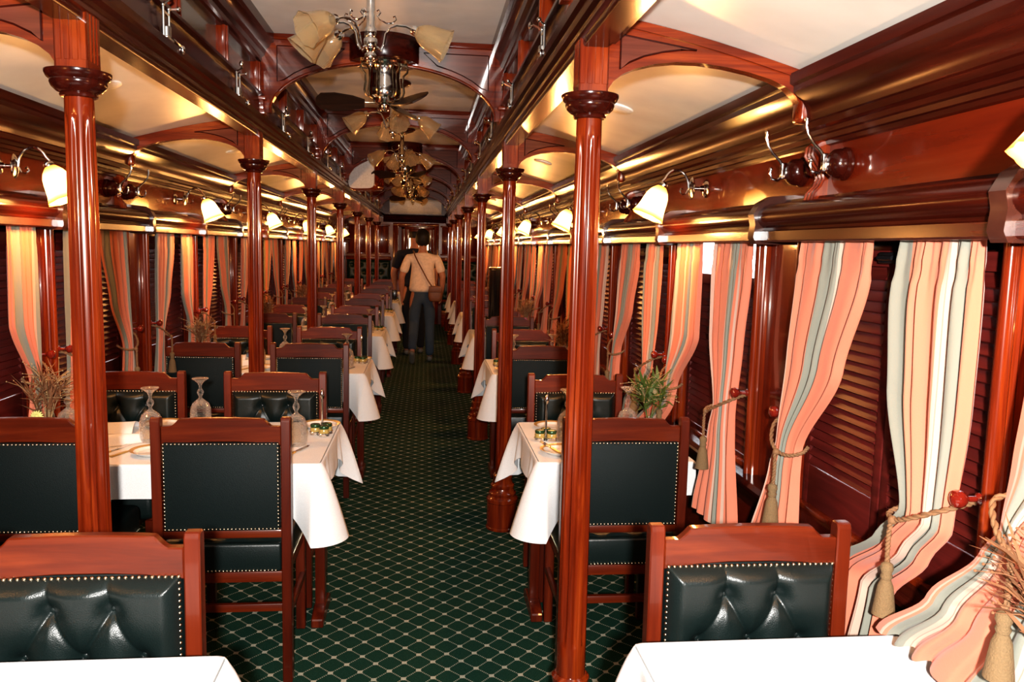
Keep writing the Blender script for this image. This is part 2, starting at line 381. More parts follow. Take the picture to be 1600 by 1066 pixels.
#=PART2=
# ================================================================== THE SETTING
struct(B().box(-1.46, 1.46, YBACK - 0.1, 20.1, -0.06, 0.0).obj('floor', 'carpet'))
WINS = []                                   # (y0, y1) along the wall, near to far
for k in BAYS:
    o = BAY * k
    WINS += [(2.575 + o, 3.32 + o), (3.53 + o, 4.325 + o)]
ZS, ZH = 0.80, 1.60                          # window sill and head
for sd, nm in ((1, 'right'), (-1, 'left')):
    w = B()
    def wb(y0, y1, z0, z1):
        a, c = sorted((sd * WALL, sd * 1.39)); w.box(a, c, y0, y1, z0, z1)
    wb(YBACK, YEND, 0, ZS); wb(YBACK, YEND, ZH, 2.66)
    prev = YBACK
    for (a, c) in WINS: wb(prev, a, ZS, ZH); prev = c
    wb(prev, YEND, ZS, ZH)
    struct(w.obj('wall_' + nm, 'panel'))
    # skirting, dado ledge, blind rail, cornice, frieze bead: each one long moulding
    def P(poly): return [(sd * x, z) for x, z in poly]
    struct(B().prism(P([(1.34, 0), (1.31, 0), (1.31, 0.13), (1.325, 0.15), (1.34, 0.155)]), 'Y', YBACK, YEND).obj('baseboard_' + nm, 'darkY'))
    kx_ = 1.0 if sd > 0 else 0.15
    struct(B().prism(P([(1.34 - (1.34 - x) * kx_, z) for x, z in [(1.34, 0.70), (1.325, 0.70), (1.32, 0.73), (1.30, 0.75), (1.295, 0.775), (1.275, 0.78), (1.27, 0.795), (1.28, 0.81), (1.34, 0.812)]]), 'Y', YBACK, YEND).obj('trim_sill_' + nm, 'darkY'))
    roll = [(1.34, 1.587), (1.245, 1.587), (1.24, 1.592), (1.24, 1.618), (1.25, 1.622)]
    roll += [(1.285 - 0.058 * math.cos(t), 1.662 + 0.042 * math.sin(t)) for t in [-0.9 + 0.3 * i for i in range(9)]]
    roll += [(1.31, 1.705), (1.318, 1.716), (1.34, 1.718)]
    struct(B().prism(P(roll), 'Y', YBACK, YEND).obj('trim_blind_rail_' + nm, 'darkY', angle=35))
    struct(B().prism(P([(1.34, 1.855), (1.328, 1.858), (1.325, 1.868), (1.315, 1.87), (1.312, 1.882), (1.30, 1.884), (1.296, 1.895), (1.28, 1.90),
                        (1.275, 1.915), (1.268, 1.918), (1.266, 1.93), (1.262, 1.95), (1.25, 1.972), (1.232, 1.99), (1.226, 1.995), (1.226, 2.012), (1.215, 2.018), (1.213, 2.045), (1.34, 2.07)]),
                     'Y', YBACK, YEND).obj('trim_cornice_' + nm, 'darkY', angle=30))
    br = B()
    for k in BAYS:
        for yc in (3.425 + BAY * k, 2.40 + BAY * k):
            br.prism(P([(1.34, 1.58), (1.228, 1.58), (1.218, 1.60), (1.222, 1.64), (1.215, 1.67), (1.235, 1.705), (1.27, 1.725), (1.34, 1.732)]), 'Y', yc - 0.022, yc + 0.022)
    struct(br.obj('trim_blind_brackets_' + nm, 'greyseal'))
    # side ceiling, entablature beam, clerestory header
    sc = B()
    def side_ceiling(u, v, sd=sd):
        t = u; x = 0.68 + 0.60 * t
        return (sd * x, YBACK + (YEND - YBACK) * v, 2.175 - 0.13 * t ** 1.35)
    sc.grid(side_ceiling, 14, 2)
    struct(sc.obj('ceiling_side_' + nm, 'ceiling'))
    struct(B().prism(P([(0.695, 2.085), (0.632, 2.085), (0.628, 2.092), (0.628, 2.104), (0.615, 2.108), (0.615, 2.122), (0.602, 2.128), (0.598, 2.145), (0.585, 2.15),
                        (0.582, 2.172), (0.615, 2.178), (0.62, 2.275), (0.60, 2.28), (0.60, 2.292), (0.695, 2.295)]), 'Y', YBACK, YEND).obj('trim_beam_' + nm, 'darkY', angle=30))
    struct(B().prism(P([(0.70, 2.44), (0.63, 2.44), (0.625, 2.452), (0.612, 2.456), (0.61, 2.475), (0.595, 2.485), (0.59, 2.51), (0.57, 2.53), (0.565, 2.545), (0.55, 2.55), (0.548, 2.60), (0.70, 2.60)]),
                     'Y', YBACK, YEND).obj('trim_clerestory_head_' + nm, 'darkY', angle=30))
    struct(B().box(*sorted((sd * 0.69, sd * 0.72)), YBACK, YEND, 2.10, 2.62).obj('wall_clerestory_' + nm, 'darkY'))
struct(B().box(-0.72, 0.72, YBACK, YEND, 2.595, 2.62).obj('ceiling_middle', 'ceiling_mid'))
struct(B().box(-1.46, 1.46, YBACK - .1, 20.1, 2.66, 2.72).obj('ceiling_roof', 'ceiling_mid'))
struct(B().box(-1.46, 1.46, YBACK - 0.1, YBACK, 0, 2.66).obj('wall_back', 'panel'))

# ---- wall windows: mouldings, louvred shutter leaves, glass, tieback knobs
def leaf_mesh(w, h):
    lf = B()
    st = 0.032
    lf.box(-0.010, 0.010, 0, st, 0, h, 0.002); lf.box(-0.010, 0.010, w - st, w, 0, h, 0.002)
    lf.box(-0.010, 0.010, st, w - st, 0, 0.115, 0.002); lf.box(-0.010, 0.010, st, w - st, h - 0.04, h, 0.002)
    z = 0.135
    while z < h - 0.05:
        mt = Matrix.Translation((0, 0, z)) @ Matrix.Rotation(math.radians(-52), 4, 'Y')
        lf.box(-0.019, 0.019, st, w - st, -0.003, 0.003, mat=mt)
        z += 0.0275
    return lf.mesh('shutter_leaf', 'shutter')
HW = (0.745 + 0.795) / 4
LEAF = {0: leaf_mesh(0.745 / 2 - 0.004, 0.742), 1: leaf_mesh(0.795 / 2 - 0.004, 0.742)}
def frame_mesh(w):
    f = B()
    for y in (-0.028, w + 0.028):
        f.box(1.318, 1.345, y - 0.03, y + 0.03, ZS, ZH, 0.003)
        f.tube([(1.314, y, ZS), (1.314, y, ZH)], 0.013, 10)
        f.tube([(1.322, y - 0.026 * (1 if y < 0 else -1), ZS), (1.322, y - 0.026 * (1 if y < 0 else -1), ZH)], 0.007, 8)
    f.box(1.335, 1.36, 0, w, ZH - 0.012, ZH, 0.002)
    f.box(1.33, 1.383, -0.0, w, ZS, ZS + 0.025, 0.003)
    return f.mesh('window_frame', 'woodZ')
FR = {0: frame_mesh(0.745), 1: frame_mesh(0.795)}
GL = {i: B().box(1.384, 1.388, 0, w, ZS, ZH).mesh('glass_pane', 'winglass') for i, w in ((0, 0.745), (1, 0.795))}
HB = {i: B().box(1.372, 1.382, 0, w, ZH - 0.05, ZH, 0.002).mesh('head_board', 'darkY') for i, w in ((0, 0.745), (1, 0.795))}
kb = B(); kb.lathe([(0.004, 0), (0.012, 0.002), (0.012, 0.006), (0.006, 0.010), (0.006, 0.028), (0.010, 0.032), (0.016, 0.039), (0.0185, 0.047), (0.016, 0.056), (0.008, 0.061), (0.0, 0.062)], n=16,
                    mat=Matrix.Rotation(-PI / 2, 4, 'Y'))
KNOB = kb.mesh('tieback_knob', 'knobred')
LT = B(); LT.box(-0.02, 0.0, -0.05, 0.05, -0.014, 0.014, 0.004); LT.tube([(-0.03, -0.03, 0), (-0.03, 0.03, 0)], 0.006)
LATCH = LT.mesh('shutter_catch', 'black')
wn = 0
for sd in (1, -1):
    for i, (a, c) in enumerate(WINS):
        wn += 1
        r = struct_empty('window_%d' % wn, (0, a if sd > 0 else c, 0), 0 if sd > 0 else PI)
        t = i % 2; w = c - a
        part('window_frame', FR[t], r); part('glass_pane', GL[t], r)
        drop = 0.10 if (sd > 0 and i == 2) else 0.0
        if not drop: part('head_board', HB[t], r)
        part('shutter_leaf', LEAF[t], r, (1.36, 0.0, ZS + 0.024 - drop)); part('shutter_leaf', LEAF[t], r, (1.36, w / 2 + 0.002, ZS + 0.024 - drop))
        part('shutter_catch', LATCH, r, (1.35, w * 0.5, ZH - 0.052))
        part('tieback_knob', KNOB, r, (1.305, -0.02, 1.085)); part('tieback_knob', KNOB, r, (1.305, w + 0.02, 1.085))

# ---- clerestory lights above the beams
def clerestory_meshes(L):
    f = B()
    n = 3
    for j in range(n + 1):
        y = L * j / n
        f.box(0.617, 0.692, y - 0.022, y + 0.022, 2.29, 2.445, 0.003)
        f.box(0.610, 0.66, y - 0.008, y + 0.008, 2.29, 2.445, 0.003)
    f.box(0.63, 0.692, 0, L, 2.29, 2.302, 0.002)
    p = B()
    for j in range(n): p.box(0.655, 0.66, L * j / n + 0.02, L * (j + 1) / n - 0.02, 2.295, 2.445)
    return f.mesh('sash_frame', 'woodZ'), p.mesh('etched_pane', 'pane')
CF, CP = clerestory_meshes(BAY - 0.12)
ce = YBACK
for sd in (1, -1):
    for k in range(-1, 7):
        y0 = PY0 + BAY * (k - 0) + 0.06 - (BAY if False else 0)
        if y0 > YEND - 0.3: continue
        if y0 + BAY > YEND + 0.5: continue
        wn += 1
        r = struct_empty('window_%d' % wn, (0, y0 if sd > 0 else y0 + BAY - 0.12, 0), 0 if sd > 0 else PI)
        part('sash_frame', CF, r); part('etched_pane', CP, r)

# ---- end partition, doorway and the vestibule beyond
e = B()
e.box(-1.44, -0.36, YEND, YEND + 0.08, 0, 2.66); e.box(0.42, 1.44, YEND, YEND + 0.08, 0, 2.66); e.box(-0.36, 0.42, YEND, YEND + 0.08, 1.97, 2.66)
struct(e.obj('wall_end', 'panel'))
d = struct_empty('door_1', (0, YEND, 0))
f = B(); f.box(-0.42, -0.32, -0.04, 0.10, 0, 1.95, 0.008); f.box(0.38, 0.48, -0.04, 0.10, 0, 1.95, 0.008); f.box(-0.42, 0.48, -0.04, 0.10, 1.93, 1.99, 0.008)
f.obj('door_frame', 'woodZ', d)
hd = B(); hd.prism([(-0.12, 2.00), (-0.15, 2.03), (-0.12, 2.06), (-0.15, 2.12), (-0.09, 2.15), (0.02, 2.15), (0.02, 2.00)], 'X', -0.60, 0.62)
hd.obj('door_head', 'darkX', d)
for (x0, x1) in ((-1.28, -0.95), (-0.88, -0.50), (0.54, 0.86), (0.92, 1.26)):
    pn = B(); pn.box(x0, x1, YEND - 0.02, YEND, 1.40, 1.92, 0.012); pn.box(x0 - 0.03, x1 + 0.03, YEND - 0.012, YEND, 1.37, 1.40, 0.004)
    pn.box(x0 - 0.03, x1 + 0.03, YEND - 0.012, YEND, 1.92, 1.95, 0.004)
    struct(pn.obj('trim_end_panel', 'woodZ'))
v = B(); v.box(-1.46, -1.38, YEND + .08, 20, 0, 2.66); v.box(1.38, 1.46, YEND + .08, 20, 0, 2.66); v.box(-1.46, 1.46, 20, 20.08, 0, 2.66)
struct(v.obj('wall_vestibule', 'panel'))
d2 = struct_empty('door_2', (0.05, 19.98, 0))
f = B(); f.box(-0.42, -0.34, -0.05, 0.0, 0, 2.0, 0.006); f.box(0.34, 0.42, -0.05, 0.0, 0, 2.0, 0.006); f.box(-0.42, 0.42, -0.05, 0, 1.95, 2.02, 0.006)
f.box(-0.34, 0.34, -0.03, 0, 0, 1.02, 0.01); f.box(-0.34, -0.24, -0.03, 0, 1.02, 1.95, 0.004); f.box(0.24, 0.34, -0.03, 0, 1.02, 1.95, 0.004); f.box(-0.24, 0.24, -0.03, 0, 1.85, 1.95, 0.004)
f.obj('door_frame', 'woodZ', d2)
B().box(-0.24, 0.24, -0.02, -0.015, 1.02, 1.85).obj('door_pane', 'daylit', d2)

# ================================================================== FIXTURES
# ---- fluted posts
def flute(a, z, N=8):
    f0 = max(0.0, math.cos(N * a) + 0.15) / 1.15; f0 = f0 ** 0.6
    k = 1.0
    for lo, hi in ((0.40, 0.46), (1.86, 1.80)):
        t = (z - lo) / (hi - lo); k *= max(0.0, min(1.0, t)) ** 0.5
    return 1 - 0.24 * f0 * k
def shaft_prof():
    zs = [0.30, 0.36, 0.40, 0.405, 0.42, 0.44, 0.46, 0.8, 1.2, 1.6, 1.80, 1.82, 1.845, 1.855, 1.86, 1.885, 1.905]
    return [(0.043 - 0.0085 * (z - 0.3) / 1.6, z) for z in zs]
SH = B().lathe(shaft_prof(), n=96, mod=flute).mesh('post_shaft', 'woodZ', 50)
BS = B().lathe([(0.088, 0), (0.088, 0.012), (0.084, 0.016), (0.084, 0.15), (0.088, 0.155), (0.088, 0.172), (0.082, 0.18), (0.072, 0.188), (0.076, 0.196), (0.076, 0.205), (0.066, 0.215), (0.062, 0.23),
                (0.066, 0.238), (0.066, 0.248), (0.056, 0.258), (0.052, 0.285), (0.055, 0.292), (0.055, 0.302), (0.046, 0.312)], n=36).mesh('post_base', 'woodZ', 35)
CPm = B().lathe([(0.036, 1.902), (0.043, 1.904), (0.045, 1.909), (0.043, 1.913), (0.052, 1.917), (0.063, 1.928), (0.067, 1.938), (0.066, 1.944), (0.073, 1.950), (0.078, 1.960), (0.078, 1.966), (0.05, 1.968)], n=36).mesh('post_capital', 'darkZ', 35)
def block_mesh():
    w = 0.040; fl = B()
    # square block with three sunk flutes per side (each flute a slot between raised fillets)
    fl.box(-w + 0.003, w - 0.003, -w + 0.003, w - 0.003, 1.966, 2.18)
    for rot in range(4):
        mt = Matrix.Rotation(rot * PI / 2, 4, 'Z')
        xs = [-w, -0.0255, -0.0185, -0.0035 - 0.0035, 0.0035 + 0.0035 - 0.0035, 0.0185, 0.0255, w]
        for (a, c) in ((-w, -0.0235), (-0.0165, -0.0035), (0.0035, 0.0165), (0.0235, w)):
            fl.box(a, c, -w, -w + 0.005, 1.99, 2.14, 0.001, 1, mat=mt)
        fl.box(-w, w, -w, -w + 0.005, 1.966, 1.99, 0, mat=mt); fl.box(-w, w, -w, -w + 0.005, 2.14, 2.18, 0, mat=mt)
    return fl.mesh('fluted_block', 'woodZ', 30)
BK = block_mesh()
cw = B()
cw.box(-0.048, 0.048, -0.048, 0.048, 2.155, 2.172, 0.003); cw.box(-0.056, 0.056, -0.054, 0.054, 2.172, 2.19, 0.003); cw.box(-0.068, 0.068, -0.062, 0.062, 2.19, 2.215, 0.004)
cw.box(-0.062, 0.062, -0.056, 0.056, 2.215, 2.26, 0.003); cw.box(-0.075, 0.075, -0.066, 0.066, 2.26, 2.28, 0.005)
CW = cw.mesh('post_crown', 'woodX', 30)
t = thing('fluted_post', 'p', 'post')
for nm, me in (('post_base', BS), ('post_shaft', SH), ('post_capital', CPm), ('fluted_block', BK), ('post_crown', CW)): part(nm, me, t)
mk = Proto(t)
POSTX = {1: PX, -1: -PX}
for i, y in enumerate(POSTS):
    for sd in (1, -1):
        mk((sd * PX, y, 0), 0, '%s fluted mahogany post back from the camera, on the %s of the aisle' % (ORD[i], SIDE[sd]), 'fluted posts along the aisle')

# ---- arched brackets from post to wall (plane y = post)
def lerp(a, b, t): return a + (b - a) * t
low = [(0.7015, 1.968), (0.706, 1.985), (0.72, 2.005), (0.745, 2.024), (0.78, 2.040), (0.83, 2.053), (0.89, 2.061), (0.956, 2.062), (1.03, 2.055), (1.10, 2.043), (1.16, 2.028), (1.205, 2.010), (1.235, 1.985), (1.25, 1.96), (1.262, 1.930)]
def ceilz(x): return 2.175 - 0.13 * max(0, (x - 0.68) / 0.60) ** 1.35
top = [(x, ceilz(x) - 0.001) for x in (1.28, 1.2, 1.1, 1.0, 0.9, 0.8, 0.7015)]
ar = B().prism(low + [(1.30, 1.925), (1.30, 1.96), ] + [(1.28, ceilz(1.28) - 0.001)] + top[1:], 'Y', -0.019, 0.019)
ar.box(1.245, 1.32, -0.028, 0.028, 1.915, 1.985, 0.012, 3)
AB = ar.mesh('bracket_board', 'woodX', 30)
md = B()
md.prism([(0.7015, ceilz(0.70) - 0.001), (0.7015, ceilz(.7) - 0.022)] + [(x, ceilz(x) - 0.024) for x in (0.8, 0.9, 1.0, 1.1, 1.2, 1.24)] + [(x, ceilz(x) - 0.001) for x in (1.24, 1.2, 1.1, 1.0, 0.9, 0.8)], 'Y', -0.026, 0.026)
MDm = md.mesh('top_moulding', 'woodX', 30)
sp = [(0.735, 2.125), (0.735, 2.035), (0.76, 2.054), (0.80, 2.072), (0.85, 2.085), (0.90, 2.093), (0.945, 2.094)]
SP = B().prism(sp, 'Y', -0.0215, 0.0215).mesh('spandrel_panel', 'spandrel', 30)
eg = B(); eg.tube([(x, -0.021, z) for x, z in sp + sp[:1]], 0.0028, 6); eg.tube([(x, 0.021, z) for x, z in sp + sp[:1]], 0.0028, 6)
EG = eg.mesh('spandrel_bead', 'darkX')
t = thing('arched_bracket', 'p', 'bracket')
for nm, me in (('bracket_board', AB), ('top_moulding', MDm), ('spandrel_panel', SP), ('spandrel_bead', EG)): part(nm, me, t)
mk = Proto(t)
for i, y in enumerate(POSTS):
    for sd in (1, -1):
        mk((0, y, 0), 0 if sd > 0 else PI, 'arched mahogany bracket from the %s post to the wall, %s' % (ORD[i], SIDE[sd]), 'arched brackets under the side ceilings')

# ---- big arches over the aisle
A_, Bq = 0.575, 0.265
def ell(x): return 2.205 + Bq * math.sqrt(max(0, 1 - (x / A_) ** 2))
xs = [A_ * math.sin(-PI / 2 + PI * i / 30) for i in range(31)]
poly = [(x, ell(x)) for x in xs] + [(0.615, 2.205), (0.615, 2.594), (-0.615, 2.594), (-0.615, 2.205)]
bg = B()
for (x0, x1) in zip(xs, xs[1:]):
    bg.prism([(x0, ell(x0)), (x1, ell(x1)), (x1, 2.594), (x0, 2.594)], 'Y', -0.02, 0.02)
bg.box(0.57, 0.615, -0.02, 0.02, 2.205, 2.594); bg.box(-0.615, -0.57, -0.02, 0.02, 2.205, 2.594)
BG = bg.mesh('arch_board', 'woodX', 30)
bt = B(); bt.box(-0.56, 0.56, -0.032, 0.032, 2.565, 2.594, 0.004); bt.tube([(x, -0.021, ell(x) + 0.006) for x in xs], 0.0045, 6)
BT = bt.mesh('arch_moulding', 'woodX', 30)
def span2(sgn):
    pts = [(0.535, 2.535), (0.535, 2.36)] + [(x, ell(x) + 0.035) for x in (0.50, 0.45, 0.40, 0.34, 0.27)] + [(0.20, 2.535)]
    return [(sgn * x, min(z, 2.535)) for x, z in pts]
t = thing('ceiling_arch', 'p', 'arch')
part('arch_board', BG, t); part('arch_moulding', BT, t)
for sgn in (1, -1):
    s_ = B().prism(span2(sgn), 'Y', -0.0225, 0.0225).obj('spandrel_panel', 'spandrel', t)
    q_ = B(); q_.tube([(x, -0.022, z) for x, z in span2(sgn) + span2(sgn)[:1]], 0.003, 6); q_.obj('spandrel_bead', 'darkX', s_)
mk = Proto(t)
for i, y in enumerate(POSTS):
    mk((0, y, 0), 0, '%s carved mahogany arch over the aisle counting from the camera' % ORD[i], 'arches over the aisle')

# ---- corbels and coat hooks on the frieze
cb = B()
def scroll(x0):
    pts = [(0, 0.150), (-0.018, 0.148), (-0.030, 0.135), (-0.032, 0.115), (-0.022, 0.095), (-0.010, 0.075), (-0.006, 0.055), (-0.012, 0.035), (-0.024, 0.018), (-0.028, 0.0), (0, 0.0)]
    return [(1.45 * x + x0, 1.08 * z) for x, z in pts]
cb.prism(scroll(0.0), 'Y', -0.027, 0.027)
for yy in (-0.020, 0.0, 0.020):
    cb.tube([(x, yy, z) for x, z in scroll(-0.001)[:-1]], 0.0055, 6)
CB = cb.mesh('scroll_corbel', 'woodZ', 40)
t = bpy.data.objects.new('scroll_corbel', CB); C.objects.link(t); t['category'] = 'corbel'
mk = Proto(t)
for i, y in enumerate(POSTS):
    for sd in (1, -1):
        mk((sd * WALL, y, 1.705), 0 if sd > 0 else PI, 'ribbed wooden scroll corbel between the %s pair of coat hooks, %s' % (ORD[i], SIDE[sd]), 'scroll corbels on the frieze')
bo = B(); bo.lathe([(0.040, 0), (0.044, 0.004), (0.044, 0.010), (0.038, 0.016), (0.040, 0.022), (0.037, 0.038), (0.027, 0.050), (0.016, 0.056), (0.0, 0.057)], n=24, mat=Matrix.Rotation(-PI / 2, 4, 'Y'))
BO = bo.mesh('wooden_boss', 'darkZ')
hk = B(); hk.box(-0.072, -0.054, -0.008, 0.008, -0.022, 0.026, 0.004)
hk.tube([(-0.066, 0, 0.018), (-0.078, 0, 0.034), (-0.098, 0, 0.052), (-0.114, 0, 0.074), (-0.120, 0, 0.094), (-0.120, 0, 0.108)], [0.005, 0.0042, 0.004, 0.004, 0.004, 0.005], 8)
hk.sphere((-0.120, 0, 0.112), 0.0065, 10, 7)
hk.tube([(-0.066, 0, -0.016), (-0.080, 0, -0.026), (-0.098, 0, -0.022), (-0.104, 0, -0.006), (-0.102, 0, 0.004)], [0.005, 0.0045, 0.004, 0.004, 0.004], 8)
hk.sphere((-0.102, 0, 0.006), 0.006, 10, 7)
HK = hk.mesh('chrome_hook', 'chrome')
t = thing('coat_hook', 'p', 'coat hook'); part('wooden_boss', BO, t); part('chrome_hook', HK, t)
mk = Proto(t)
for i, y in enumerate(POSTS):
    for sd in (1, -1):
        for j, dy in enumerate((-0.125, 0.125)):
            mk((sd * WALL, y + dy, 1.795), 0 if sd > 0 else PI, 'chrome coat hook on a wooden boss, %s side of the %s corbel, %s' % (('near', 'far')[j], ORD[i], SIDE[sd]), 'coat hooks along the walls')

# ---- wall sconces, lit
ch = B()
ch.lathe([(0.034, 0), (0.036, 0.004), (0.030, 0.010), (0.012, 0.014), (0.010, 0.03)], n=20, mat=Matrix.Rotation(-PI / 2, 4, 'Y'))
ch.tube([(0, 0, 0), (-0.075, 0, 0.0)], 0.0075, 10)
ch.lathe([(0.010, -0.012), (0.020, -0.006), (0.024, 0.0), (0.020, 0.006), (0.010, 0.012)], c=(0, 0, 0), n=16, mat=Matrix.Translation((-0.062, 0, 0)) @ Matrix.Rotation(PI / 2, 4, 'Y') @ Matrix.Scale(1.9, 4, (1, 0, 0)))
arc = [(-0.075 - 0.052 * (1 - math.cos(t)), 0, 0.052 * 1.35 * math.sin(t)) for t in [PI * i / 12 for i in range(11)]]
ch.tube(arc + [(-0.184, 0, 0.022)], 0.0048, 8)
ch.tube([(-0.075, 0, 0), (-0.085, 0, -0.022), (-0.10, 0, -0.026), (-0.112, 0, -0.014), (-0.106, 0, -0.002), (-0.098, 0, -0.006)], 0.003, 6)
ch.lathe([(0.006, 0), (0.016, 0.004), (0.020, 0.014), (0.018, 0.022), (0.006, 0.030)], n=16, mat=Matrix.Translation((-0.186, 0, -0.006)) @ Matrix.Rotation(math.radians(24), 4, 'Y'))
CH = ch.mesh('sconce_arm', 'chrome')
def shade_mesh(name, mat):
    sh = B()
    def mod(a, z):
        k = max(0, (0.045 - z) / 0.045)
        return 1 + 0.055 * k * math.cos(8 * a)
    prof = [(0.064, 0.0), (0.060, 0.012), (0.055, 0.028), (0.051, 0.050), (0.048, 0.072), (0.044, 0.092), (0.036, 0.110), (0.026, 0.122), (0.019, 0.130)]
    sh.lathe(prof, n=32, mod=mod, cap=False)
    sh.lathe([(r - 0.002, z) for r, z in prof][::-1], n=32, mod=mod, cap=False)
    return sh.mesh(name, mat, 60)
LIT = shade_mesh('lit_shade', 'litshade'); AMB = shade_mesh('glass_shade', 'amberglass')
BU = B().sphere((0, 0, 0), 0.018, 12, 8, (1, 1, 1.35)).mesh('light_bulb', 'bulb')
def shade_xf(ax, az, tilt):      # mouth pointing down and out, neck at (ax, az)
    return (ax, 0, az), (0, tilt, 0)
t = thing('wall_sconce', 'p', 'wall lamp'); part('sconce_arm', CH, t)
TL = math.radians(24)
sx_, sz_ = -0.186 - 0.128 * math.sin(TL), -0.128 * math.cos(TL)
s_ = part('lit_shade', LIT, t, (sx_, 0, sz_), (0, TL, 0)); part('light_bulb', BU, s_, (0, 0, 0.05))
mk = Proto(t)
SCON = []
for k in BAYS:
    for sd in (1, -1):
        y = 3.16 + BAY * k
        mk((sd * WALL, y, 1.805), 0 if sd > 0 else PI, 'lit amber tulip wall lamp on chrome arm above the %s table, %s' % (ORD[k + 1], SIDE[sd]), 'lit wall lamps')
        SCON.append((sd * (WALL + sx_ - 0.012), y, 1.805 + sz_ - 0.035, sd))
        SCON[-1] = (sd * (WALL + sx_ - 0.02), y, 1.805 + sz_ - 0.03, sd)

# ---- round ceiling discs
t = bpy.data.objects.new('ceiling_disc', B().lathe([(0.062, 0), (0.060, -0.006), (0.050, -0.010), (0.0, -0.011)], n=28).mesh('ceiling_disc', 'plastic')); C.objects.link(t); t['category'] = 'ceiling vent'
mk = Proto(t)
for k in range(0, 6):
    for sd in (1, -1):
        o = mk((sd * 0.985, 3.24 + BAY * k, ceilz(0.985) - 0.0005), 0, 'small round white disc on the side ceiling above the %s table, %s' % (ORD[k + 1], SIDE[sd]), 'round ceiling discs')
        o.rotation_euler = (0, sd * math.radians(14), 0)

# ---- chrome window openers standing on the beam ledge
lt = B()
lt.box(-0.014, 0.014, -0.036, 0.036, 0, 0.006, 0.002)
for y in (-0.028, 0.028): lt.tube([(0, y, 0), (0, y, 0.10)], 0.0042, 8); lt.sphere((0, y, 0.10), 0.0065, 8, 6)
lt.tube([(0, -0.028, 0.082), (0, 0.028, 0.082)], 0.0035, 8)
lt.lathe([(0.013, 0.008), (0.015, 0.010), (0.015, 0.038), (0.011, 0.042)], n=14)
LTm = lt.mesh('opener_frame', 'dullmetal')
la = B()
la.tube([(0, 0.028, 0.10), (-0.028, 0.040, 0.116), (-0.032, 0.075, 0.120)], 0.004, 8); la.sphere((-0.032, 0.080, 0.124), 0.009, 10, 8, (1, 1, 1.5))
lb = B(); lb.tube([(0, -0.028, 0.10), (-0.02, -0.05, 0.108)], 0.0035, 8); lb.sphere((-0.022, -0.054, 0.109), 0.008, 10, 8)
lc = B(); lc.tube([(-0.012, -0.028, 0.008), (-0.02, -0.07, 0.0), (-0.02, -0.095, 0.002)], 0.0038, 8); lc.sphere((-0.02, -0.10, -0.006), 0.0085, 10, 8, (1, 1, 1.6))
LAm = la.mesh('opener_lever', 'chrome')
t = thing('window_opener', 'p', 'window opener'); part('opener_frame', LTm, t); [part('opener_lever', m_, t) for m_ in (LAm, lb.mesh('opener_lever', 'chrome'), lc.mesh('opener_lever', 'chrome'))]
mk = Proto(t)
for k in range(-1, 6):
    for sd in (1, -1):
        for j, dy in enumerate((0.52, 1.50)):
            if k < 0 and j == 0: continue
            mk((sd * 0.599, PY0 + BAY * k + dy, 2.177), 0 if sd > 0 else PI, 'chrome window opener on the beam above the %s table, %s one, %s' % (ORD[k + 1], ('near', 'far')[j], SIDE[sd]), 'chrome window openers')

# ---- chandeliers
cn = B(); cn.lathe([(0.115, 2.594), (0.118, 2.585), (0.105, 2.572), (0.07, 2.562), (0.05, 2.556), (0.0, 2.555)], n=32)
CN = cn.mesh('ceiling_rose', 'darkX')
stm = B(); stm.lathe([(0.045, 2.558), (0.040, 2.545), (0.018, 2.535), (0.0165, 2.53), (0.0165, 2.385), (0.022, 2.38), (0.024, 2.35), (0.020, 2.345), (0.026, 2.34), (0.027, 2.305), (0.020, 2.298), (0.016, 2.29), (0.022, 2.282), (0.024, 2.27), (0.016, 2.258), (0.007, 2.252), (0.010, 2.245), (0.006, 2.236), (0, 2.232)], n=20)
STM = stm.mesh('chandelier_stem', 'chrome', 50)
def arm_mesh(drop):
    a = B()
    a.tube([(0.026, 0, 2.31), (0.040, 0, 2.30), (0.052, 0, 2.325), (0.058, 0, 2.36), (0.075, 0, 2.385), (0.10, 0, 2.395), (0.135, 0, 2.392), (0.160, 0, 2.382)], 0.0048, 8)
    a.tube([(0.024, 0, 2.43), (0.035, 0, 2.415), (0.06, 0, 2.400), (0.085, 0, 2.402), (0.098, 0, 2.415), (0.095, 0, 2.428), (0.086, 0, 2.424)], 0.003, 6)
    a.tube([(0.03, 0, 2.428), (0.038, 0, 2.44), (0.032, 0, 2.45), (0.024, 0, 2.444)], 0.003, 6)
    a.lathe([(0.006, 0.028), (0.016, 0.024), (0.020, 0.014), (0.019, 0.0)], n=14, mat=Matrix.Translation((0.180, 0, 2.372)) @ Matrix.Rotation(-math.radians(66), 4, 'Y'))
    return a.mesh('lamp_arm', 'chrome')
ARM = arm_mesh(0)
BUO = B().sphere((0, 0, 0), 0.022, 12, 8, (1, 1, 1.3)).mesh('light_bulb', 'china')
def chandelier(y, angs, label):
    t = thing('chandelier', label, 'chandelier', (0, y, 0), 0, 'chandeliers over the aisle')
    part('ceiling_rose', CN, t); part('chandelier_stem', STM, t)
    for (a, tl) in angs:
        r = math.radians(a)
        am = part('lamp_arm', ARM, t, (0, 0, 0), (0, 0, r))
        ti = math.radians(tl)          # 0 = straight down, 66 = nearly level
        s_ = part('glass_shade', AMB, am, (0.178 + 0.128 * math.sin(ti), 0, 2.374 - 0.128 * math.cos(ti)), (0, -ti, 0))
    return t
CHY = [PY0 + 1.05 + BAY * k for k in range(6)]
for i, y in enumerate(CHY):
    angs = [(-4, 66), (222, 62), (140, 62), (186, 40)] if i == 0 else [(2 + 9 * i, 52), (92 + 9 * i, 52), (182 + 9 * i, 52), (272 + 9 * i, 50)]
    chandelier(y, angs, '%s chrome chandelier from the camera with unlit amber glass shades' % ORD[i])

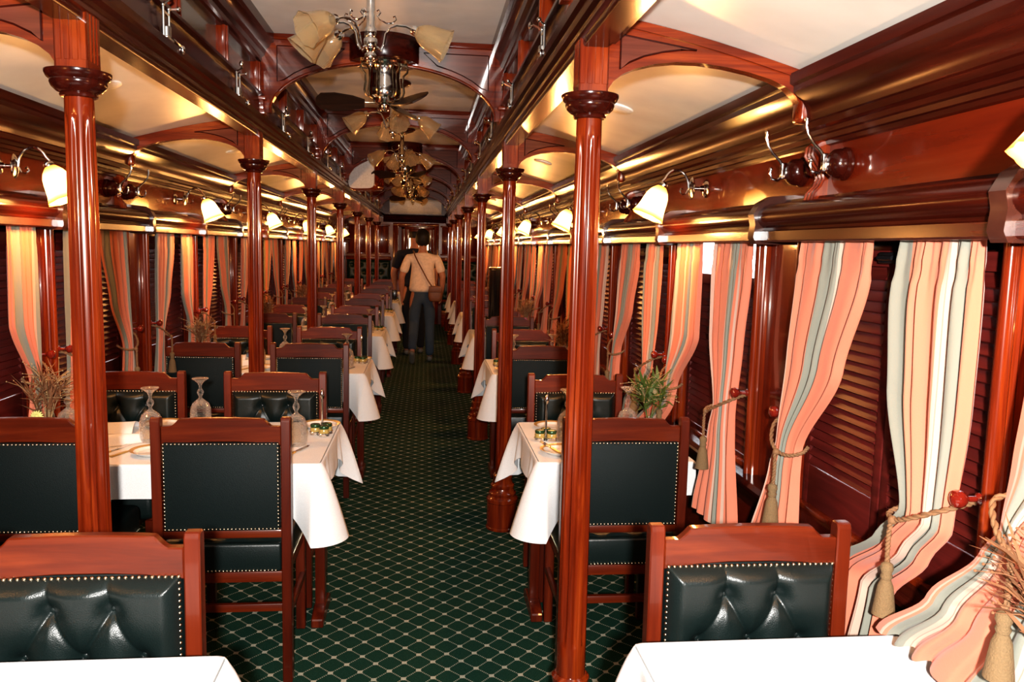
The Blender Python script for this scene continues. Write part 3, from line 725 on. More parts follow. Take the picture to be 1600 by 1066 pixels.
# ---- ceiling fans under every other arch
fan = thing('ceiling_fan', 'p', 'ceiling fan')
B().lathe([(0.175, 2.60), (0.178, 2.59), (0.178, 2.485), (0.172, 2.474), (0.10, 2.470)], n=40).obj('fan_drum', 'darkX', fan)
mo = B(); mo.lathe([(0.13, 2.474), (0.125, 2.464), (0.09, 2.456), (0.082, 2.44), (0.080, 2.40), (0.084, 2.36), (0.086, 2.33), (0.080, 2.31), (0.06, 2.30), (0.055, 2.285), (0.05, 2.275), (0.03, 2.268), (0.026, 2.245), (0.018, 2.236), (0, 2.234)], n=32)
mo.obj('fan_motor', 'chrome', fan)
cg = B()
for k in range(6):
    a = 2 * PI * k / 6 + 0.2
    cg.tube([(rr * math.cos(a), rr * math.sin(a), z) for rr, z in ((0.12, 2.462), (0.118, 2.44), (0.098, 2.42), (0.096, 2.38), (0.102, 2.34), (0.094, 2.315), (0.08, 2.305))], 0.006, 6)
cg.obj('motor_scroll', 'brass', fan)
for a in (186, 66, 306):
    bl = B()
    o_ = [(0.10, -0.028), (0.16, -0.045), (0.25, -0.064), (0.32, -0.055), (0.345, -0.018), (0.345, 0.018), (0.32, 0.055), (0.25, 0.064), (0.16, 0.05), (0.10, 0.028)]
    bl.prism(o_, 'Z', -0.004, 0.004, mat=Matrix.Translation((0, 0, 2.27)) @ Matrix.Rotation(math.radians(a), 4, 'Z') @ Matrix.Rotation(math.radians(34), 4, 'X'))
    bo_ = bl.obj('fan_blade', 'blade', fan)
    ir = B(); ir.box(0.03, 0.14, -0.012, 0.012, 2.274, 2.280, 0.002, mat=Matrix.Rotation(math.radians(a), 4, 'Z')); ir.obj('blade_iron', 'brass', bo_)
mk = Proto(fan)
for j, i in enumerate((1, 3, 5)):
    mk((0, POSTS[i], 0), 0, 'dark bladed ceiling fan with chrome motor under the %s arch' % ORD[i], 'ceiling fans')

# ---- air conditioner over the far doorway
ac = thing('air_conditioner', 'white wall air conditioner above the far doorway', 'air conditioner', (0.02, YEND, 2.17))
B().prism([(0, 0), (-0.12, 0), (-0.17, 0.03), (-0.19, 0.08), (-0.19, 0.24), (-0.17, 0.27), (0, 0.275)], 'X', -0.5, 0.5).obj('unit_body', 'plastic', ac, 30)
B().box(-0.46, 0.46, -0.165, -0.12, -0.006, 0.004, 0.002).obj('louvre_flap', 'greyscreen', ac)
B().box(-0.47, 0.47, -0.192, -0.188, 0.16, 0.163).obj('grille_line', 'greyscreen', ac)

# ---- hanging set with grey face, wooden case, by the posts of the four-seat side
tv = thing('hanging_monitor', 'grey faced set in a wooden case hung under the ceiling by the fourth post', 'monitor', (-0.40, 8.62, 2.285), math.radians(-24))
case = B(); case.box(-0.165, 0.165, -0.11, 0.11, -0.175, 0.175, 0.05, 5); case.obj('wooden_case', 'woodX', tv)
fc = B(); fc.prism([(0.148 * math.copysign(abs(math.cos(q)) ** 0.35, math.cos(q)), 0.158 * math.copysign(abs(math.sin(q)) ** 0.35, math.sin(q))) for q in [2 * PI * i / 40 for i in range(40)]], 'Y', -0.122, -0.108); 
fc.obj('grey_face', 'greyscreen', tv)
br = B(); br.tube([(0, 0, 0.17), (0, 0, 0.295)], 0.012, 10); br.obj('hanger', 'darkZ', tv)
#=PART3=
# ================================================================== FURNITURE
def nails(pts, r=0.0050, gap=0.0128):
    n = B(); d = 0.0
    for a, c in zip(pts, pts[1:]):
        a, c = Vector(a), Vector(c); L = (c - a).length; m = max(1, round(L / gap))
        for i in range(m): n.ico(a.lerp(c, i / m), r)
    return n
# chair: origin between the rear posts on the floor, sitter faces +y
def chair_proto():
    t = thing('dining_chair', 'p', 'chair')
    for s in (-1, 1):
        p_ = B(); p_.prism([(-0.020, 0), (0.020, 0), (0.021, 0.40), (0.017, 0.70), (0.014, 0.945), (0.008, 0.957), (-0.016, 0.957), (-0.022, 0.945), (-0.022, 0.40)], 'X', s * 0.214 - 0.0165, s * 0.214 + 0.0165, 0.003)
        p_.obj('leg', 'chairZ', t, 30)
    for s in (-1, 1):
        p_ = B(); p_.prism([(0.385, 0), (0.415, 0), (0.425, 0.40), (0.380, 0.40)], 'X', s * 0.198 - 0.018, s * 0.198 + 0.018, 0.003)
        p_.obj('leg', 'chairZ', t, 30)
    tr = B()
    up = [(0.198, 0.925), (0.165, 0.925), (0.150, 0.938), (0.140, 0.950)]
    arc_ = [(x, 0.950 + 0.004 * (1 - (x / 0.14) ** 2)) for x in (0.10, 0.05, 0.0, -0.05, -0.10)]
    bot = [(-0.198, 0.858), (-0.12, 0.868), (-0.05, 0.872), (0.05, 0.872), (0.12, 0.868), (0.198, 0.858)]
    tr.prism(up + arc_ + [(-x, z) for x, z in up[::-1]] + bot, 'Y', -0.013, 0.012, 0.003)
    tr.obj('top_rail', 'chairX', t, 30)
    lr = B(); lr.box(-0.198, 0.198, -0.014, 0.012, 0.532, 0.560, 0.003); lr.obj('lower_rail', 'chairX', t, 30)
    # tufted pad on the sitter's side, flat leather on the back
    btn = [(-0.0585, 0.80), (0.0585, 0.80), (-0.117, 0.70), (0.0, 0.70), (0.117, 0.70), (-0.0585, 0.605), (0.0585, 0.605)]
    W, Z0, Z1 = 0.192, 0.562, 0.868
    lines = []
    for bx, bz in btn:
        for cx, cz in btn:
            if abs(abs(bx - cx) - 0.0585) < 0.01 and bz > cz: lines.append((bx, bz, cx, cz))
        if bz > 0.79: lines.append((bx, bz, bx + 0.006, Z1))
        if bz < 0.62: lines.append((bx, bz, bx, Z0))
    def h(x, z):
        ex = min((W - abs(x)), (z - Z0), (Z1 - z)); e_ = max(0, min(1, ex / 0.034)); e_ = math.sin(e_ * PI / 2) ** 0.8
        k = 1.0
        for bx, bz in btn:
            d_ = math.hypot(x - bx, z - bz); k *= 1 - 0.72 * math.exp(-(d_ / 0.020) ** 1.25)
        pl_ = 0.0
        for (ax, az, cx, cz) in lines:
            dx, dz = cx - ax, cz - az; L2 = dx * dx + dz * dz
            tt = max(0, min(1, ((x - ax) * dx + (z - az) * dz) / L2)); d_ = math.hypot(x - ax - tt * dx, z - az - tt * dz)
            pl_ = max(pl_, 0.0050 * math.exp(-(d_ / 0.0035) ** 1.3) + 0.0075 * math.exp(-(d_ / 0.022) ** 2))
        return 0.010 + max(0.040 * e_ * k - pl_ * e_, 0.0)
    tp = B()
    tp.grid(lambda u, v: (W - 2 * W * u, h(W - 2 * W * u, Z0 + (Z1 - Z0) * v), Z0 + (Z1 - Z0) * v), 110, 88)
    for bx, bz in btn: tp.sphere((bx, h(bx, bz) + 0.001, bz), 0.0085, 10, 6, (1, 0.6, 1))
    tp.obj('tufted_pad', 'leather', t, 80)
    fb = B(); fb.box(-W, W, -0.021, 0.008, Z0 - 0.002, Z1 + 0.003, 0.006); fb.obj('back_panel', 'leather_back', t, 40)
    def ring(y): return [(-W + .004, y, Z0 + .006), (-W + .004, y, Z1 - .002), (W - .004, y, Z1 - .002), (W - .004, y, Z0 + .006), (-W + .004, y, Z0 + .006)]
    nf = nails(ring(0.0155)); 
    nf.obj('nailhead_row', 'brass', t, 80); nails(ring(-0.0225)).obj('nailhead_row', 'brass', t, 80)
    st = B(); st.box(-0.215, 0.215, 0.0, 0.425, 0.398, 0.520, 0.028, 4); st.box(-0.196, 0.196, -0.018, 0.02, 0.41, 0.512, 0.010, 3)
    st.obj('seat', 'leather', t, 60)
    for a_, c_ in (((-0.19, -0.019, 0.417), (0.19, -0.019, 0.417)), ((0.216, 0.02, 0.424), (0.216, 0.41, 0.424)), ((-0.216, 0.02, 0.424), (-0.216, 0.41, 0.424))):
        nails([a_, c_]).obj('nailhead_row', 'brass', t, 80)
    ap = B(); ap.box(-0.20, 0.20, -0.014, 0.012, 0.372, 0.410, 0.003); ap.box(-0.212, -0.19, 0.0, 0.41, 0.372, 0.402, 0.003); ap.box(0.19, 0.212, 0.0, 0.41, 0.372, 0.402, 0.003)
    ap.obj('seat_rail', 'chairX', t, 30)
    sr = B(); sr.box(-0.20, 0.20, -0.010, 0.010, 0.262, 0.290, 0.003); sr.obj('stretcher', 'chairX', t, 30)
    for s in (-1, 1):
        sr = B(); sr.box(s * 0.207 - 0.010, s * 0.207 + 0.010, 0.01, 0.40, 0.215, 0.243, 0.003); sr.obj('stretcher', 'chairX', t, 30)
    return Proto(t)
mk = chair_proto()
LX, RX = (-0.462, -1.095), 0.945
rows = [-1] + list(range(0, 6))
for k in range(-1, 6):
    yb, yf = 2.762 + BAY * k, 3.748 + BAY * k
    tn = ORD[k + 1]
    G = 'dining chairs along the aisle'
    for x, who in ((LX[0], 'aisle seat of the %s long table' % tn), (LX[1], 'window seat of the %s long table' % tn), (RX, 'at the %s small two-seat table' % tn)):
        if k >= 0:
            mk((x, yb, 0), 0, 'chair with plain leather back to the camera, ' + who, G)
        mk((x, yf, 0), PI, 'chair facing the camera, buttoned leather back, ' + who, G)

# tables and cloths
TZ = 0.742
def table_proto(x0, x1, side):
    t = thing('dining_table', 'p', 'table')
    B().box(x0 + 0.012, x1, -0.338, 0.338, 0.705, 0.736, 0.004).obj('tabletop', 'woodX', t)
    lg = B(); lg.box(x0 + 0.025, x0 + 0.065, -0.028, 0.028, 0.05, 0.705, 0.004); lg.obj('leg', 'chairZ', t, 30)
    ft = B(); ft.prism([(-0.13, 0), (0.13, 0), (0.13, 0.035), (0.10, 0.05), (0.05, 0.06), (-0.05, 0.06), (-0.10, 0.05), (-0.13, 0.035)], 'X', x0 + 0.02, x0 + 0.068, 0.004); ft.obj('foot', 'chairZ', t, 30)
    ap = B(); ap.box(x0 + 0.08, x1 - 0.02, -0.02, 0.02, 0.64, 0.705, 0.003); ap.obj('rail', 'chairX', t, 30)
    cl = B(); cl.box(x1 - 0.05, x1, -0.20, 0.20, 0.60, 0.705, 0.004); cl.obj('wall_cleat', 'chairX', t, 30)
    return Proto(t)
def cloth_mesh(x0, x1, seed, sgn):
    """aisle edge at x0; wall edge at x1; drops on three sides"""
    rnd = random.Random(seed)
    y0, y1 = -0.352, 0.352; rc = 0.022
    pts = []                                   # perimeter from wall along near edge, aisle edge, far edge
    def add(p, n, s): pts.append((Vector((p[0], p[1], 0)), Vector((n[0], n[1], 0)), s))
    L1 = (x1 - x0) - rc; N1 = int(L1 / 0.012)
    for i in range(N1 + 1): add((x1 - L1 * i / N1, y0), (0, -1), L1 * (1 - i / N1))
    for i in range(1, 8):
        a = PI / 2 * i / 8; add((x0 + rc - rc * math.sin(a), y0 + rc - rc * math.cos(a)), (-math.sin(a), -math.cos(a)), 0)
    L2 = (y1 - y0) - 2 * rc; N2 = int(L2 / 0.012)
    for i in range(N2 + 1): add((x0, y0 + rc + L2 * i / N2), (-1, 0), min(L2 * i / N2, L2 * (1 - i / N2)))
    for i in range(1, 8):
        a = PI / 2 * i / 8; add((x0 + rc - rc * math.cos(a), y1 - rc + rc * math.sin(a)), (-math.cos(a), math.sin(a)), 0)
    for i in range(N1 + 1): add((x0 + rc + L1 * i / N1, y1), (0, 1), L1 * i / N1)
    c = B()
    N = len(pts) - 1; ph = rnd.uniform(0, 6)
    def pos_(p): return p.x - p.y
    def fn(u, v):
        p, n, s = pts[round(u * N)]
        k = max(0.0, 1 - s / 0.155)
        drop = 0.126 + 0.158 * k ** 1.05 + 0.004 * math.sin(9 * pos_(p) + ph)
        fl = 0.010 + 0.085 * math.exp(-(s / 0.034) ** 1.2) - 0.016 * math.exp(-((s - 0.075) / 0.028) ** 2) + 0.016 * math.exp(-((s - 0.125) / 0.026) ** 2) - 0.008 * math.exp(-((s - 0.18) / 0.03) ** 2) + 0.004 * math.sin(23 * s + ph)
        if v < 0.12:                             # rounded edge
            a = v / 0.12 * PI / 2
            return (p + n * 0.006 * math.sin(a) + Vector((0, 0, TZ + 0.003 - 0.006 * (1 - math.cos(a)))))[:]
        t = (v - 0.12) / 0.88
        off = 0.006 + (fl - 0.002) * t ** 0.8
        q = p + n * off
        return (q.x, q.y, TZ - 0.003 - (drop - 0.006) * t)
    c.grid(fn, N, 16)
    c.box(x0 + 0.004, x1, y0 + 0.004, y1 - 0.004, TZ - 0.004, TZ + 0.0028)
    return c.mesh('tablecloth', 'cloth', 70)
TLX, TRX = 0.155, 0.655
mkR = table_proto(TRX, 1.262, 1)
mkL = table_proto(TLX, 1.262, -1)
CLR = [cloth_mesh(TRX, 1.268, s, 1) for s in (1, 2)]; CLL = [cloth_mesh(TLX, 1.268, s, -1) for s in (3, 4)]
TY = {}
for k in BAYS:
    yc = 3.278 + BAY * k if k >= 0 else 3.278 - BAY + 0.0
    TY[k] = yc
    mkR((0, yc, 0), 0, '%s small two-seat dining table from the camera, mostly under its cloth' % ORD[k + 1], 'small dining tables')
    mkL((0, yc, 0), PI, '%s long four-seat dining table from the camera, mostly under its cloth' % ORD[k + 1], 'long dining tables')
    for me, rz, nm in ((CLR[k % 2], 0, 'small two-seat'), (CLL[k % 2], PI, 'long four-seat')):
        o = bpy.data.objects.new('tablecloth', me); C.objects.link(o); o.location = (0, yc, 0.001); o.rotation_euler = (0, 0, rz)
        tag(o, 'white cloth with hanging corners on the %s %s table' % (ORD[k + 1], nm), 'tablecloth', 'white tablecloths')
CZ = TZ + 0.0045                                # surface the tableware stands on

# end benches
for sd, (x0, x1) in (('four-seat side', (-1.30, -0.46)), ('two-seat side', (0.54, 1.30))):
    bn = thing('bench', 'green buttoned leather bench against the end partition, ' + sd, 'bench', ((x0 + x1) / 2, YEND - 0.03, 0), 0, 'end benches')
    w = (x1 - x0) / 2
    s_ = B(); s_.box(-w, w, -0.50, -0.04, 0.32, 0.46, 0.03, 3); s_.obj('seat', 'benchgreen', bn)
    bk_ = B()
    bt_ = [(-w + 0.1 + 0.16 * i + (0.08 if j % 2 else 0), 0.60 + 0.14 * j) for j in range(5) for i in range(int(2 * w / 0.16))]
    bt_ = [(x, z) for x, z in bt_ if abs(x) < w - 0.03]
    def hb(x, z):
        v = 0.045 * min(1, min(w - abs(x), z - 0.5, 1.26 - z) / 0.05)
        for bx, bz in bt_: v -= 0.04 * math.exp(-((x - bx) ** 2 + (z - bz) ** 2) / 0.035 ** 2)
        return -0.06 - max(0, v)
    bk_.grid(lambda u, v: (-w + 2 * w * u, hb(-w + 2 * w * u, 0.5 + 0.76 * v), 0.5 + 0.76 * v), 40, 40); bk_.obj('buttoned_back', 'benchgreen', bn, 80)
    f_ = B(); f_.box(-w, w, -0.06, 0.0, 0.0, 1.28, 0.004); f_.box(-w - .02, w + .02, -0.10, 0.0, 1.26, 1.33, 0.008); f_.box(-w, w, -0.46, -0.02, 0.0, 0.32, 0.004); f_.obj('bench_frame', 'woodX', bn)

# ---- curtains
def rows_at(rows, z):
    if z >= rows[0][0]: return rows[0][1:]
    for a, c in zip(rows, rows[1:]):
        if c[0] <= z <= a[0]:
            t = (a[0] - z) / (a[0] - c[0]); t = t * t * (3 - 2 * t) * 0.6 + t * 0.4
            return tuple(lerp(p, q, t) for p, q in zip(a[1:], c[1:]))
    return rows[-1][1:]
def curtain_meshes(rows, d, seed, nf=5.6, stripes=1.6, ascale=1.0):
    rnd = random.Random(seed); ph = [rnd.uniform(0, 6.28) for _ in range(6)]
    zt, zb = rows[0][0], rows[-1][0]
    so = rnd.random()
    zw = min(rows, key=lambda r: r[2] - r[1])[0]
    def fn(u, v):
        z = zt + (zb - zt) * v
        so_, si, x = rows_at(rows, z)
        w = si - so_
        # stretch u a little so the folds are uneven
        uu = u + 0.035 * math.sin(2 * PI * u * 2 + ph[0]) + 0.02 * math.sin(2 * PI * u * 3.3 + ph[1])
        s = so_ + w * u
        gather = math.exp(-((z - zw) / 0.12) ** 2)
        amp = lerp(0.0115, 0.009, gather) * (0.35 + 0.65 * min(1, v / 0.12 + 0.3))
        below = max(0, (zw - z)) / 0.35
        amp *= 1 + 0.5 * min(1, below)
        a = math.sin(2 * PI * nf * uu + ph[2] + 1.1 * v) + 0.14 * math.sin(2 * PI * nf * 2.1 * uu + ph[3] - 2 * v)
        hd = math.exp(-(v / 0.10) ** 1.5)
        a = a * (1 - 0.35 * hd) + 0.45 * hd * math.sin(2 * PI * 14 * uu + ph[4])
        if 0.055 < v < 0.10: a *= 0.75
        xx = x - ascale * amp * a - 0.012 * gather * math.sin(PI * u)
        zz = z + 0.012 * math.sin(2 * PI * nf * uu + ph[5]) * max(0, v - 0.9) * 10 * 0.5
        return (xx, d * s, zz)
    c = B(); c.grid(fn, 110, 56, uvfn=lambda u, v: (u * stripes + so + 0.06 * math.sin(5 * u), v))
    cm = c.mesh('curtain_cloth', 'curtain', 75)
    # rope: two strands twisted round the waist, from the knob on the jamb
    so_, si, x = rows_at(rows, zw)
    w = si - so_
    def P(t):
        ctrl = [(x + 0.038, -0.02 if False else -0.012, zw + 0.065), (x - 0.012, so_ - 0.006, zw + 0.05), (x - 0.044, so_ + 0.35 * w, zw + 0.012), (x - 0.046, so_ + 0.7 * w, zw - 0.012), (x - 0.03, si + 0.002, zw - 0.015), (x + 0.004, si + 0.012, zw - 0.005), (x + 0.03, si - 0.01, zw + 0.005)]
        f = t * (len(ctrl) - 1); i = min(int(f), len(ctrl) - 2); q = f - i
        p0 = Vector(ctrl[max(0, i - 1)]); p1 = Vector(ctrl[i]); p2 = Vector(ctrl[i + 1]); p3 = Vector(ctrl[min(len(ctrl) - 1, i + 2)])
        v = 0.5 * ((2 * p1) + (-p0 + p2) * q + (2 * p0 - 5 * p1 + 4 * p2 - p3) * q * q + (-p0 + 3 * p1 - 3 * p2 + p3) * q ** 3)
        return Vector((v.x, d * v.y, v.z))
    rp = B()
    def twist(path, n, turns, r, rr):
        for s in (0, 1):
            pts = []
            for i in range(n + 1):
                p = path(i / n); t = (path(min(1, i / n + 0.01)) - path(max(0, i / n - 0.01))).normalized()
                a_ = t.orthogonal().normalized() if abs(t.z) < 0.9 else Vector((1, 0, 0)); a_ = (Vector((0, 0, 1)) - t * t.z); a_ = a_.normalized() if a_.length > 0.1 else Vector((1, 0, 0)); b_ = t.cross(a_)
                an = 2 * PI * turns * i / n + s * PI
                pts.append(p + (a_ * math.cos(an) + b_ * math.sin(an)) * r)
            rp.tube(pts, rr, 6)
    twist(P, 60, 11, 0.0028, 0.0036)
    kx, ks = x - 0.05, so_ + 0.72 * w
    twist(lambda t: Vector((kx - 0.004, d * (ks + 0.004 * math.sin(3 * t)), zw - 0.012 - 0.095 * t)), 24, 5, 0.0028, 0.0036)
    rp.sphere((kx, d * ks, zw - 0.014), 0.010, 10, 7)
    rm = rp.mesh('tie_rope', 'rope', 60)
    tb = B(); zc = zw - 0.105
    tb.lathe([(0.004, 0.0), (0.012, -0.006), (0.014, -0.016), (0.010, -0.026), (0.013, -0.032), (0.010, -0.040)], c=(kx - 0.004, d * ks, zc), n=14)
    tb.lathe([(0.010, -0.040), (0.016, -0.055), (0.020, -0.085), (0.024, -0.118), (0.0, -0.119)], c=(kx - 0.004, d * ks, zc), n=28, mod=lambda a, z: 1 + 0.09 * math.sin(14 * a))
    return cm, rm, tb.mesh('tassel', 'tassel', 60)
# rows: z, outer offset from the jamb, inner offset, distance from carriage centre
Nlong = [(1.598, -0.035, 0.30, 1.285), (1.50, -0.03, 0.30, 1.283), (1.25, -0.005, 0.27, 1.276), (1.01, -0.01, 0.165, 1.262), (0.92, -0.04, 0.175, 1.252), (0.62, -0.20, 0.19, 1.215)]
Flong = [(1.598, 0.035, 0.395, 1.285), (1.50, 0.03, 0.39, 1.283), (1.25, 0.02, 0.30, 1.276), (1.01, 0.015, 0.145, 1.262), (0.93, 0.0, 0.155, 1.254), (0.62, -0.06, 0.24, 1.215)]
Fshort = [(1.598, 0.0, 0.30, 1.285), (1.45, 0.0, 0.31, 1.283), (1.22, 0.0, 0.32, 1.276), (1.00, 0.01, 0.14, 1.258), (0.93, -0.03, 0.14, 1.245), (0.778, -0.22, 0.06, 1.20)]
Nshort = [(1.598, 0.0, 0.275, 1.285), (1.45, 0.0, 0.29, 1.283), (1.25, -0.005, 0.26, 1.276), (1.01, 0.0, 0.16, 1.262), (0.93, 0.05, 0.225, 1.252), (0.81, 0.145, 0.37, 1.235), (0.62, 0.15, 0.42, 1.225)]
Fnear = [(1.598, -0.02, 0.40, 1.27), (1.33, -0.03, 0.38, 1.245), (1.20, -0.03, 0.30, 1.235), (1.085, -0.03, 0.10, 1.225), (1.03, -0.06, 0.11, 1.215), (0.90, -0.17, 0.09, 1.20), (0.774, -0.30, 0.06, 1.185)]
def flat(rw, k=1.0, k2=None):                              # the four-seat side: hangs flatter against the wall
    return [(z, max(a, -0.10), min(k2, c * k) if (z < 0.97 and k2) else (c * k if c > 0.1 else 0.14), max(x, 1.288)) for z, a, c, x in rw]
CT = {}
for nm, rw, d, sd_ in (('Nlong', Nlong, 1, 1), ('Flong', Flong, -1, 2), ('Fshort', Fshort, -1, 3), ('Nshort', Nshort, 1, 5), ('Fnear', Fnear, -1, 11),
                       ('NlongL', flat(Flong, 1.0, 0.14), -1, 6), ('FlongL', flat(Flong), 1, 7), ('FshortL', flat(Fshort, 0.75), 1, 8), ('NshortL', flat(Flong, 1.0, 0.17), -1, 9)):
    CT[nm] = [curtain_meshes(rw, d, sd_, ascale=0.6 if nm == 'Fnear' else (0.7 if nm[-1] == 'L' else 1.0)), curtain_meshes(rw, d, sd_ + 20, ascale=0.7 if nm[-1] == 'L' else 1.0)]
def curtain(kind, var, loc, rz, label):
    t = thing('curtain', label, 'curtain', loc, rz, 'striped tied-back curtains')
    for nm, me in zip(('curtain_cloth', 'tie_rope', 'tassel'), CT[kind][var]): part(nm, me, t)
    return t
for i, (a, c) in enumerate(WINS):
    v = (i // 2) % 2
    for sd in (1, -1):
        sfx = '' if sd > 0 else 'L'
        for near in (True, False):
            yj = a if near else c
            if sd > 0: kind = ('Nlong' if i % 2 == 0 else 'Nshort') if near else ('Fshort' if i % 2 == 0 else 'Flong')
            else: kind = ('NlongL' if i % 2 == 0 else 'NshortL') if near else ('FshortL' if i % 2 == 0 else 'FlongL')
            if i == 0 and near: continue
            if i == 0 and sd > 0: kind = 'Fnear'
            curtain(kind, v, (0, yj, 0), 0 if sd > 0 else PI, 'striped curtain tied back at the %s jamb of the %s window, %s' % ('near' if near else 'far', ORD[i], SIDE[sd]))

# ================================================================== TABLEWARE
gb = B()
pr = [(0.0395, 0), (0.0425, 0.02), (0.044, 0.05), (0.042, 0.085), (0.034, 0.108), (0.018, 0.122), (0.008, 0.130), (0.006, 0.138), (0.011, 0.146), (0.0145, 0.156), (0.011, 0.166), (0.006, 0.173), (0.0055, 0.182), (0.011, 0.196), (0.024, 0.208), (0.034, 0.214), (0.034, 0.2175), (0.0, 0.2175)]
gb.lathe(pr, n=28, cap=False)
gb.lathe([(r - 0.0025, z) for r, z in [(0.0395, 0), (0.0425, 0.02), (0.044, 0.05), (0.042, 0.083), (0.034, 0.104), (0.018, 0.116), (0.0026, 0.121)]], n=28, cap=False)
GOB = gb.mesh('goblet', 'crystal', 50)
pl = B(); pl.lathe([(0.0, 0.006), (0.055, 0.006), (0.062, 0.008), (0.070, 0.0135), (0.084, 0.018), (0.0855, 0.017), (0.070, 0.010), (0.058, 0.0), (0.0, 0.0)], n=40)
PLM = pl.mesh('plate_dish', 'china', 50)
PRM = B().lathe([(0.0715, 0.0146), (0.0845, 0.0188), (0.086, 0.0186), (0.0725, 0.0136), (0.0715, 0.0146)], n=40, cap=False).mesh('gilt_rim', 'chinarim', 50)
kn = B(); kn.prism([(-0.006, 0), (0.006, 0), (0.0075, 0.06), (0.006, 0.085), (-0.006, 0.085), (-0.0075, 0.06)], 'Z', 0.0, 0.006, 0.0015)
KH = kn.mesh('handle', 'gold', 40)
kn = B(); kn.prism([(-0.005, 0.085), (0.005, 0.085), (0.010, 0.11), (0.010, 0.17), (0.004, 0.195), (-0.006, 0.19), (-0.007, 0.11)], 'Z', 0.002, 0.0036); KB = kn.mesh('knife_blade', 'silver', 40)
fk = B(); fk.prism([(-0.003, 0.085), (0.003, 0.085), (0.004, 0.125), (0.011, 0.14), (0.011, 0.195), (0.008, 0.195), (0.0075, 0.15), (0.0045, 0.15), (0.004, 0.195), (0.001, 0.195), (0.0005, 0.15), (-0.0025, 0.15), (-0.003, 0.195), (-0.006, 0.195), (-0.0065, 0.15), (-0.009, 0.15), (-0.009, 0.195), (-0.011, 0.195), (-0.011, 0.14), (-0.004, 0.125)], 'Z', 0.002, 0.0038)
FKM = fk.mesh('fork_head', 'silver', 40)
npk = B()
def napkin(u, v):
    y = 0.19 * v - 0.095; hw = 0.085 * (1 - 0.55 * v)
    x = hw * (2 * u - 1); z = (0.045 - 0.02 * v) * (1 - abs(2 * u - 1) ** 1.4) + 0.004 * math.sin(9 * u + 4 * v)
    return (x, y, max(0.0015, z))
npk.grid(napkin, 18, 14)
NPM = npk.mesh('napkin', 'cloth', 70)
cd_base = B(); cd_base.lathe([(0.030, 0), (0.032, 0.004), (0.010, 0.008), (0.006, 0.012)], n=20); 
cd_base.tube([(0, 0, 0.008), (0, 0, 0.16)], 0.0042, 8); cd_base.lathe([(0.004, 0.155), (0.009, 0.165), (0.010, 0.172), (0.006, 0.19), (0.0, 0.20)], n=12)
for q in range(3):
    a = 2 * PI * q / 3 + 0.5
    cd_base.tube([(0.029 * math.cos(a) + 0.0225 * math.cos(b_), 0.029 * math.sin(a) + 0.0225 * math.sin(b_), 0.014) for b_ in [2 * PI * i / 16 for i in range(17)]], 0.0022, 5)
CDB = cd_base.mesh('handled_rack', 'chrome', 40)
JAR = B().lathe([(0.019, 0.002), (0.021, 0.005), (0.021, 0.028), (0.018, 0.034)], n=20).mesh('jar', 'jam', 40)
JDS = B().lathe([(0.021, 0.0), (0.0222, 0.001), (0.0222, 0.015), (0.0212, 0.016)], n=20).mesh('jar_cup', 'chrome', 40)
JLD = B().lathe([(0.0195, 0.033), (0.0205, 0.035), (0.0205, 0.044), (0.018, 0.047), (0, 0.0475)], n=20).mesh('jar_lid', 'jarlid', 40)

t = bpy.data.objects.new('goblet', GOB); C.objects.link(t); t['category'] = 'glass'; mkG = Proto(t)
t = thing('side_plate', 'p', 'plate'); part('plate_dish', PLM, t); part('gilt_rim', PRM, t); mkP = Proto(t)
t = thing('table_knife', 'p', 'knife'); part('handle', KH, t); part('blade', KB, t); mkK = Proto(t)
t = thing('table_fork', 'p', 'fork'); part('handle', KH, t); part('fork_head', FKM, t); mkF = Proto(t)
t = bpy.data.objects.new('napkin', NPM); C.objects.link(t); t['category'] = 'napkin'; mkN = Proto(t)
t = thing('condiment_caddy', 'p', 'condiment stand'); part('handled_rack', CDB, t)
for q in range(3):
    a = 2 * PI * q / 3 + 0.5
    j = part('jar', JAR, t, (0.029 * math.cos(a), 0.029 * math.sin(a), 0.0)); part('jar_cup', JDS, j); part('jar_lid', JLD, j)
mkC = Proto(t)
vs = B(); vs.lathe([(0.021, 0), (0.022, 0.003), (0.012, 0.008), (0.013, 0.02), (0.017, 0.06), (0.019, 0.115), (0.018, 0.115), (0.015, 0.06), (0.010, 0.012), (0, 0.011)], n=20)
t = bpy.data.objects.new('bud_vase', vs.mesh('bud_vase', 'chrome', 50)); C.objects.link(t); t['category'] = 'vase'; mkV = Proto(t)

